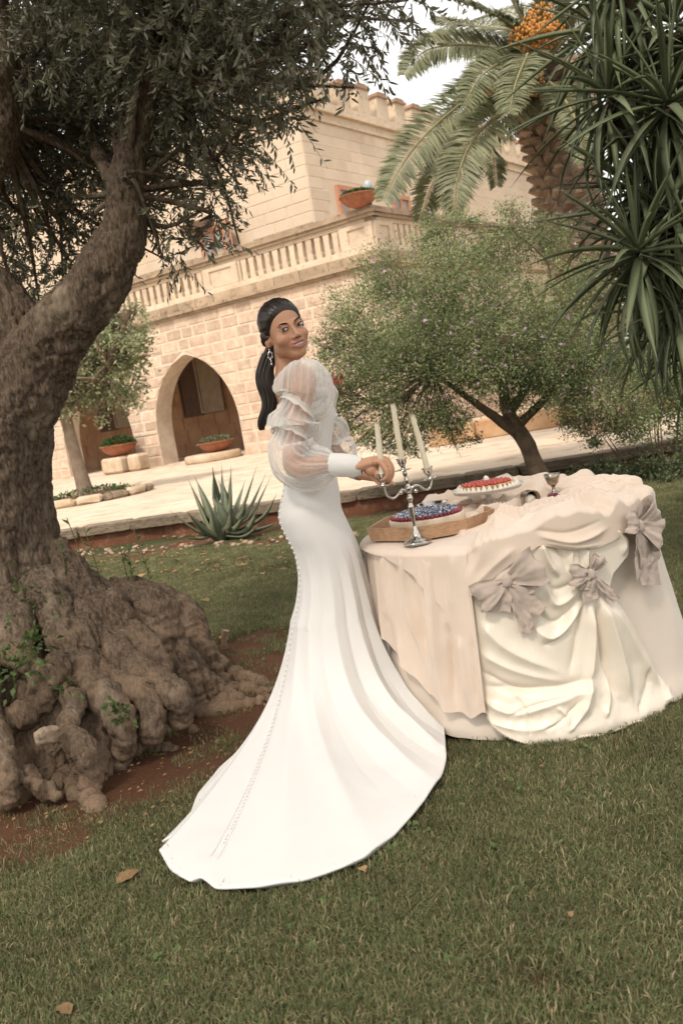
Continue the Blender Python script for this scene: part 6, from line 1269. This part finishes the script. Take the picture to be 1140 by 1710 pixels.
# ---- hair: sleek cap from the hairline back, then the long wavy tail
X_, Y_, Z_ = HP[..., 0], HP[..., 1], HP[..., 2]
hl_ = np.interp(Y_, [-.12, -.05, -.035, -.015, .005, .02, .035, .05, .065, .08, .1], [-.09, -.085, -.055, -.012, -.004, .012, .030, .050, .063, .068, .07])-.006*np.abs(X_)/.05
mask = sstep(-.004, .026, Z_-hl_); az = np.arctan2(X_, Z_-.0); groove = fbm(np.stack([az*14+0*X_, Y_*6, 0*X_], -1), 3, 61)*.0022+fbm(np.stack([az*42, Y_*5, 0*X_], -1), 2, 62)*.0010
thick = -.0025+mask*(.0105+.007*sstep(.0, .09, Z_)*sstep(.09, .0, np.abs(Y_-.01)))+groove*mask
HH = O_+hd*(hr+thick)[..., None]; hair = thing
hc = mk('hair', W_((HH.reshape(-1, 3), headVF[1])), m_hair, person, smooth=True)
g = np.random.default_rng(3); st = []
rootw = H2W((0.0, -.100, -.005)); pc_ = [rootw, H2W((-.03, -.118, -.05)), P3(452, 590, 3.64), P3(447, 620, 3.625), P3(443, 650, 3.61), P3(445, 680, 3.61), P3(444, 702, 3.61), P3(441, 718, 3.61)]
base = spline(np.array(pc_), 60); wd = np.interp(np.linspace(0, 1, 60), [0, .12, .3, .55, .8, 1], [.020, .026, .036, .036, .028, .010])
for k in range(230):
    a = g.uniform(0, 6.28); rr = g.uniform(0, 1)**.5; ph_ = g.uniform(-.5, .5)+math.sin(a)*.6; t = np.linspace(0, 1, 60)
    w_v = .014*np.sin(t*12+ph_*.6)*sstep(.15, .5, t); C = base+np.stack([wd*rr*math.cos(a)*.95+w_v, wd*rr*math.sin(a)*.8+.004*np.sin(t*15+ph_*2), 0*t], -1)
    n_ = 60-(g.integers(0, 12) if k % 2 else 0); st.append(tube(C[:n_], (np.interp(t, [0, .1, .6, 1], [.002, .0034, .0026, .0003])*g.uniform(.7, 1.2))[:n_], 5, caps=False))
mk('ponytail', joinq([(v-PO, f) for v, f in st]), m_hair, hc, smooth=True)
st = []
for k in range(170):   # fine strands on the sleek cap
    x0 = g.uniform(-.055, .055); y0 = .062+.02*g.uniform(-1, .6)-abs(x0)*.25; P_ = []
    for t in np.linspace(0, 1, 9):
        an = .36+t*2.15; d_ = A(x0*(1-.5*t)*1.0, math.cos(an+.55)*.1, math.sin(an+.55)*.1); d_ = d_/np.linalg.norm(d_); i = int(np.clip(np.arccos(d_[2])/math.pi*nt_, 0, nt_-1)); j = int((math.atan2(d_[0], d_[1]) % (2*math.pi))/(2*math.pi)*np_) % np_
        P_.append(HH[i, j]+d_*.0005)
    st.append(tube(spline(np.array(P_), 26), .0007, 4, caps=False))
mk('strands', joinq([(H2W(v)-PO, f) for v, f in st]), m_hair, hc, smooth=True, kind='stuff')
# ---- earrings
m_crys = mat('crystal', (.82, .80, .76), rough=.08, metal=.7, spec=.9)
for s in (-1, 1):
    lobe = H2W((s*.076, -.006, -.042)); er = obj('earring', None, person, lobe-PO); cs = []
    er = None
    ctr = lobe+A(0, 0, -.024); cs = [ball(lobe+A(0, -.003, -.004), .0032, 8, 6), ball(lobe+A(0, -.003, -.048), (.0022, .0022, .006), 8, 6), ball(lobe+A(0, -.003, -.058), (.0036, .0036, .005), 8, 6)]
    for k in range(12): a = k/12*6.283; cs.append(ball(ctr+hl*.0085*math.cos(a)+A(0, 0, .0125*math.sin(a)), .0030 if k % 2 else .0022, 7, 5))
    for k in range(6): a = k/6*6.283+.3; cs.append(ball(ctr+hl*.0115*math.cos(a)+A(0, 0, .0160*math.sin(a)), .0018, 6, 4))
    mk('earring', joinq([(v-PO, f) for v, f in cs]), m_crys, person, smooth=True)
for o_ in [x for x in bpy.data.objects if x.parent == person and x.type == 'EMPTY']: bpy.data.objects.remove(o_)
# ---- gown
m_gown = mat('white_crepe', (.70, .68, .655), (.73, .71, .685), rough=.62, nscale=4, ramp=(.3, .7), sheen=.25, bump=.08, bscale=420, bdist=.001, spec=.3)
SK = [(1.325, -.098, 3.6, .100, .150), (1.29, -.088, 3.6, .116, .152), (1.24, -.085, 3.6, .124, .150), (1.17, -.088, 3.6, .106, .136), (1.10, -.092, 3.6, .092, .124), (1.05, -.094, 3.6, .094, .126), (1.0, -.100, 3.6, .104, .142), (.93, -.112, 3.6, .118, .164), (.87, -.122, 3.6, .126, .176), (.80, -.106, 3.6, .128, .178), (.73, -.085, 3.6, .127, .170), (.66, -.078, 3.6, .130, .162), (.60, -.080, 3.6, .134, .162), (.52, -.088, 3.6, .148, .168), (.445, -.102, 3.6, .168, .180)]
hem = [tuple(p) for p in HEM]+[(.135, 3.60), (.09, 3.76), (-.06, 3.86), (-.24, 3.85), (-.37, 3.74), (-.44, 3.62)]
HCn = A(-.13, 3.42); hv = np.array(hem)-HCn; ha = np.unwrap(np.arctan2(hv[:, 1], hv[:, 0])); dens = np.linspace(0, 1, len(hem)+1)
hx = []; 
for i in range(len(hem)):
    p, q = np.array(hem[i]), np.array(hem[(i+1) % len(hem)]); n_ = 40
    hx += [p+(q-p)*k/n_ for k in range(n_)]
hx = np.array(hx)
for _ in range(14): hx = .5*hx+.25*(np.roll(hx, 1, 0)+np.roll(hx, -1, 0))
hxa = np.arctan2(hx[:, 1]-HCn[1], hx[:, 0]-HCn[0]); o_ = np.argsort(hxa); hxa, hx = hxa[o_], hx[o_]
NT_ = 760; tu = np.linspace(-math.pi, math.pi, NT_, endpoint=False); TH = tu+.10*np.sin(tu*1.0)*0
per = lambda a, col: np.interp(a, np.r_[hxa[-1]-2*math.pi, hxa, hxa[0]+2*math.pi], np.r_[hx[-1, col], hx[:, col], hx[0, col]])
HX = np.stack([per(TH, 0), per(TH, 1)], -1)
wrap = lambda a: (a+math.pi) % (2*math.pi)-math.pi
TR_ = TH-R_(46)*np.exp(-(wrap(TH+R_(113))/R_(60))**2)
sk = spline(np.array(SK), 120); zz_ = sk[:, 0][:, None]
Xr = sk[:, 1:2]+sk[:, 3:4]*np.cos(TR_)[None]; Yr = sk[:, 2:3]+sk[:, 4:5]*np.sin(TR_)[None]
# sculpted fold lines on the skirt
FG = [(-128, .006, 5), (-100, .010, 6), (-86, .016, 5), (-74, -.012, 4), (-64, .020, 5), (-53, -.014, 4), (-44, .022, 5), (-33, -.016, 4), (-24, .020, 5), (-12, -.012, 4), (-2, .016, 5), (14, -.01, 5), (-113, -.004, 4), (-143, .008, 6), (-158, -.006, 5), (175, .008, 8), (60, .01, 8), (90, -.01, 8), (120, .012, 9), (150, -.01, 8)]
def fold(th, amp): 
    d = 0*th
    for a, h, w in FG: d = d+1.15*h*np.exp(-(np.abs(wrap(th-R_(a)))/R_(w*.8))**1.5)
    return d*amp
t_up = np.linspace(0, 1, 120)[:, None]; zrow = sk[:, 0:1]; af = sstep(.82, .42, zrow)*.5
thd = TH[None, :]+.10*(1-sstep(.9, .4, zrow))
fo = fold(thd, 1.)*af; nx, ny = np.cos(TR_)[None], np.sin(TR_)[None]
fine = .0018*fbm(np.stack([Xr*9, Yr*9, zrow*5+0*Xr], -1), 3, 71)
# neckline: high in front, scooped at the back
top = 1.300-.13*np.exp(-(wrap(TR_-math.pi)/.9)**2)+.012*np.cos(TR_*2); zr = np.minimum(zrow, top[None])
up_rows = np.stack([Xr+nx*(fo+fine), Yr+ny*(fo+fine), zr+0*Xr], -1)
K_ = 110; t = np.linspace(0, 1, K_)[1:, None]; P0 = np.stack([Xr[-1], Yr[-1]], -1); foot = np.stack([-.135+.262*np.cos(TR_), 3.59+.255*np.sin(TR_)], -1)
dist = np.linalg.norm(HX-foot, axis=1); dirn = np.einsum('ij,ij->i', HX-foot, foot-A(-.135, 3.59)); far_ = sstep(.05, .45, dist)
P1 = foot*(1-.0)+0; z0_, z1_ = .445, .10
B = lambda a, b, c, t: (1-t)[..., None]**2*a[None]+2*((1-t)*t)[..., None]*b[None]+t[..., None]**2*c[None]
XY = B(P0, P1, HX, t+0*TH[None]); zb = (1-t)**2*z0_+2*(1-t)*t*(z1_-.075*far_[None])+t**2*.026; 
zb = zb+0*TH[None]; s_ = np.linalg.norm(XY-P0[None], axis=2)
amp = .5+1.0*sstep(0, .5, t); lowf = sstep(1.0, .72, t)*.75+.25
fo = fold(TH[None]+0*t, 1.)*amp; nd = HX-np.array([-.13, 3.5]); nd /= np.linalg.norm(nd, axis=1)[:, None]
steep = sstep(.75, .15, t)
wr = fbm(np.stack([XY[..., 0]*3.2+0*t, XY[..., 1]*3.2, 0*zb], -1), 3, 73)
lift = np.maximum(fo, -.006)*(1-steep)*lowf*1.25+.022*np.clip(wr, 0, 1)*sstep(.2, .5, t)*sstep(1.02, .9, t)
hemw = .012*np.clip(fbm(np.stack([HX[:, 0]*7, HX[:, 1]*7, 0*HX[:, 0]], -1), 2, 74), 0, 1)[None]*sstep(.9, 1, t)
XY = XY+nd[None]*(fo*steep)[..., None]; zlow = zb+lift+hemw
low_rows = np.concatenate([XY, zlow[..., None]], -1)
GV = np.concatenate([up_rows, low_rows], 0); nr = GV.shape[0]
# turned-under hem gives the edge its thickness
h1 = GV[-1].copy(); h1[:, 2] -= .005; h2 = GV[-1].copy(); h2[:, :2] -= nd*.03; h2[:, 2] = .004; GV = np.concatenate([GV, h1[None], h2[None]], 0)
gown = mk('gown', (GV.reshape(-1, 3)-PO, gridF(GV.shape[0], NT_, cv=True)[:, ::-1]), m_gown, person, smooth=True)
# covered buttons down the centre back
jb = int(np.argmin(np.abs(wrap(TH+R_(113))))); line = GV[:nr, jb]; seg_ = np.r_[0, np.cumsum(np.linalg.norm(np.diff(line, axis=0), axis=1))]; bt = []
start = seg_[np.argmax(line[:, 2] < 1.06)]
for s_b in np.arange(start, seg_[-1]-.10, .0215):
    p = A(*[np.interp(s_b, seg_, line[:, c]) for c in range(3)]); i = int(np.searchsorted(seg_, s_b)); i = min(max(i, 1), nr-2); nrm = np.cross(GV[i+1, jb]-GV[i-1, jb], GV[i, (jb+2) % NT_]-GV[i, jb-2]); nrm /= np.linalg.norm(nrm)+1e-9
    if nrm@(p-A(-.1, 3.6, p[2])) < 0 or (p[2] < .1 and nrm[2] < 0): nrm = -nrm
    bt.append(ball(p+nrm*.0028, .0048, 8, 6))
mk('buttons', joinq([(v-PO, f) for v, f in bt]), m_gown, gown, smooth=True, kind='stuff')
pk = []
for dj in (-2, 2): pk.append(tube(GV[60:nr-6:3, (jb+dj) % NT_]+A(-.0, -.0005, .0008), .0009, 4, caps=False))
mk('placket_seam', joinq([(v-PO, f) for v, f in pk]), m_gown, gown, smooth=True)
# ---- sheer sleeves in three puffs and the plain cuff
m_net = mat('sheer_organza', (.84, .81, .77), rough=.5, sheen=.4, spec=.3, alpha=(.26, .90)); m_net2 = mat('gathered_organza', (.84, .81, .77), rough=.5, sheen=.4, spec=.3, alpha=(.62, .95))
def sleeve(path, cuff, n_folds, seed, nm):
    Pn = spline(np.array([p[:4] for p in path]), 150); C = Pn[:, :3]; r = Pn[:, 3]; G_ = np.interp(np.linspace(0, 1, 150), np.linspace(0, 1, len(path)), [p[4] for p in path])
    T, N, B_ = frames(C); th = np.linspace(0, 2*np.pi, 140, endpoint=False)[None]; tt = np.linspace(0, 1, 150)[:, None]
    pl = np.sin(th*n_folds+2*np.sin(tt*9+seed))*.5+.5*np.sin(th*(n_folds*1.7)+tt*8+seed); nz_ = fbm(np.stack([np.cos(th)*1.6+0*tt, np.sin(th)*1.6+0*tt, tt*7+0*th+seed], -1), 3, seed)
    rid = (1-np.abs(pl))**2
    R2 = r[:, None]*(1+.15*nz_*(1-G_[:, None])+(.035+.05*G_[:, None])*pl+.09*rid*(1-G_[:, None]))
    V = C[:, None]+R2[..., None]*(np.cos(th)[..., None]*N[:, None]+np.sin(th)[..., None]*B_[:, None]); V[..., 2] -= .020*(1-G_[:, None])*np.clip(-(np.cos(th)*N[:, 2:3]+np.sin(th)*B_[:, 2:3]), 0, 1)
    s = mk('sleeve', (V.reshape(-1, 3)-PO, gridF(150, 140, cv=True)), m_net, person, smooth=True)
    # crushed folds of the net: narrow raised pleats run between the gathers
    g = np.random.default_rng(seed); pt_ = []
    for k in range(26):
        a = g.integers(0, 140); i0 = int(g.choice([0, 46, 84, 118])); ln = int(g.integers(22, 44)); i1 = min(i0+ln, 149); m_ = i1-i0
        if m_ < 8: continue
        ii = np.arange(i0, i1); jj = (a+(np.arange(m_)*g.uniform(-.25, .25))).astype(int) % 140; pt_.append(tube(V[ii, jj]-(V[ii, jj]-C[ii])*.03, .0011*np.sin(np.linspace(.15, 3.0, m_))+.0004, 4, caps=False))
    mk('pleats', joinq([(v-PO, f) for v, f in pt_]), m_net2, s, smooth=True, kind='stuff')
    # ruffled gathers
    for fr_, amp_ in zip((.315, .57), (.011, .010)):
        i = int(fr_*149); w = np.linspace(-1, 1, 9)[:, None]; ru = np.sin(th*9+seed)*.35+np.sin(th*14+seed*2)*.25
        ctr = C[i][None, None]+T[i][None, None]*(w*.013*(1+.5*ru))[..., None]; rr = r[i]*(1.02)+amp_*(.35+.6*np.abs(w))*(1+.5*ru*np.abs(w))
        Vr = ctr+rr[..., None]*(np.cos(th)[..., None]*N[i]+np.sin(th)[..., None]*B_[i]); mk('gathered_band', (Vr.reshape(-1, 3)-PO, gridF(9, 140, cv=True)), m_net2, s, smooth=True)
    if cuff:
        Cc = [c for c in cuff]; V, F = tube([c[:3] for c in Cc], [c[3] for c in Cc], 40, 30, caps=False, mod=lambda th, t: 1+.03*fbm(np.stack([np.cos(th)*1.5+0*t, np.sin(th)*1.5+0*t, t*4+0*th], -1), 2, 5)); mk('cuff', (V-PO, F), m_gown, person, smooth=True)
def pp(px, py, y, rpx, g): return (*at(px, py, y), rpx/436., g)
sleeve([pp(508, 612, 3.50, 14, .9), pp(509, 626, 3.47, 35, .2), pp(508, 645, 3.44, 46, 0), pp(506, 668, 3.43, 44, .1), pp(496, 685, 3.42, 27, 1), pp(492, 700, 3.42, 40, .2), pp(492, 713, 3.42, 41, .1), pp(486, 727, 3.41, 26, 1), pp(484, 745, 3.41, 36, .1), pp(494, 764, 3.40, 40, 0), pp(518, 776, 3.39, 36, .1), pp(545, 776, 3.37, 26, .5), pp(560, 775, 3.36, 15, 1)],
       [(*at(552, 776, 3.36), .043), (*at(575, 777, 3.345), .043), (*at(592, 778, 3.335), .040), (*at(604, 778, 3.33), .031)], 10, 3, 'R')
sleeve([(-.085, 3.72, 1.385, .035, .9), (-.06, 3.75, 1.35, .085, .2), (-.045, 3.77, 1.29, .10, 0), (-.03, 3.78, 1.235, .075, .6), (-.02, 3.78, 1.20, .062, 1), (-.005, 3.785, 1.165, .085, .2), (0, 3.79, 1.13, .08, .3), (.005, 3.79, 1.11, .06, 1), (.02, 3.79, 1.09, .075, .2), (.04, 3.775, 1.06, .068, .1), (.055, 3.755, 1.03, .05, .5), (.07, 3.72, 1.005, .034, 1)],
       [(.06, 3.735, 1.012, .040), (.085, 3.69, .995, .036), (.10, 3.665, .988, .033)], 7, 9, 'L')
# net draped over the bust and shoulder line (off-shoulder frill)
th = np.linspace(0, 2*np.pi, 260, endpoint=False)[None]; w = np.linspace(0, 1, 16)[:, None]; fr_ = .010*np.sin(th*19)*w+.006*np.sin(th*41+1)*w
rx = .110+.012*np.sin(w*3)+fr_; ry = .152+.012*np.sin(w*3)+fr_; zt_ = 1.345-.11*np.exp(-(wrap(th-math.pi)/.8)**2)-.045*w+.008*np.sin(th*13)*w
V = np.stack([-.092+rx*np.cos(th), 3.6+ry*np.sin(th), zt_], -1); mk('neckline_frill', (V.reshape(-1, 3)-PO, gridF(16, 260, cv=True)), m_net2, gown, smooth=True)
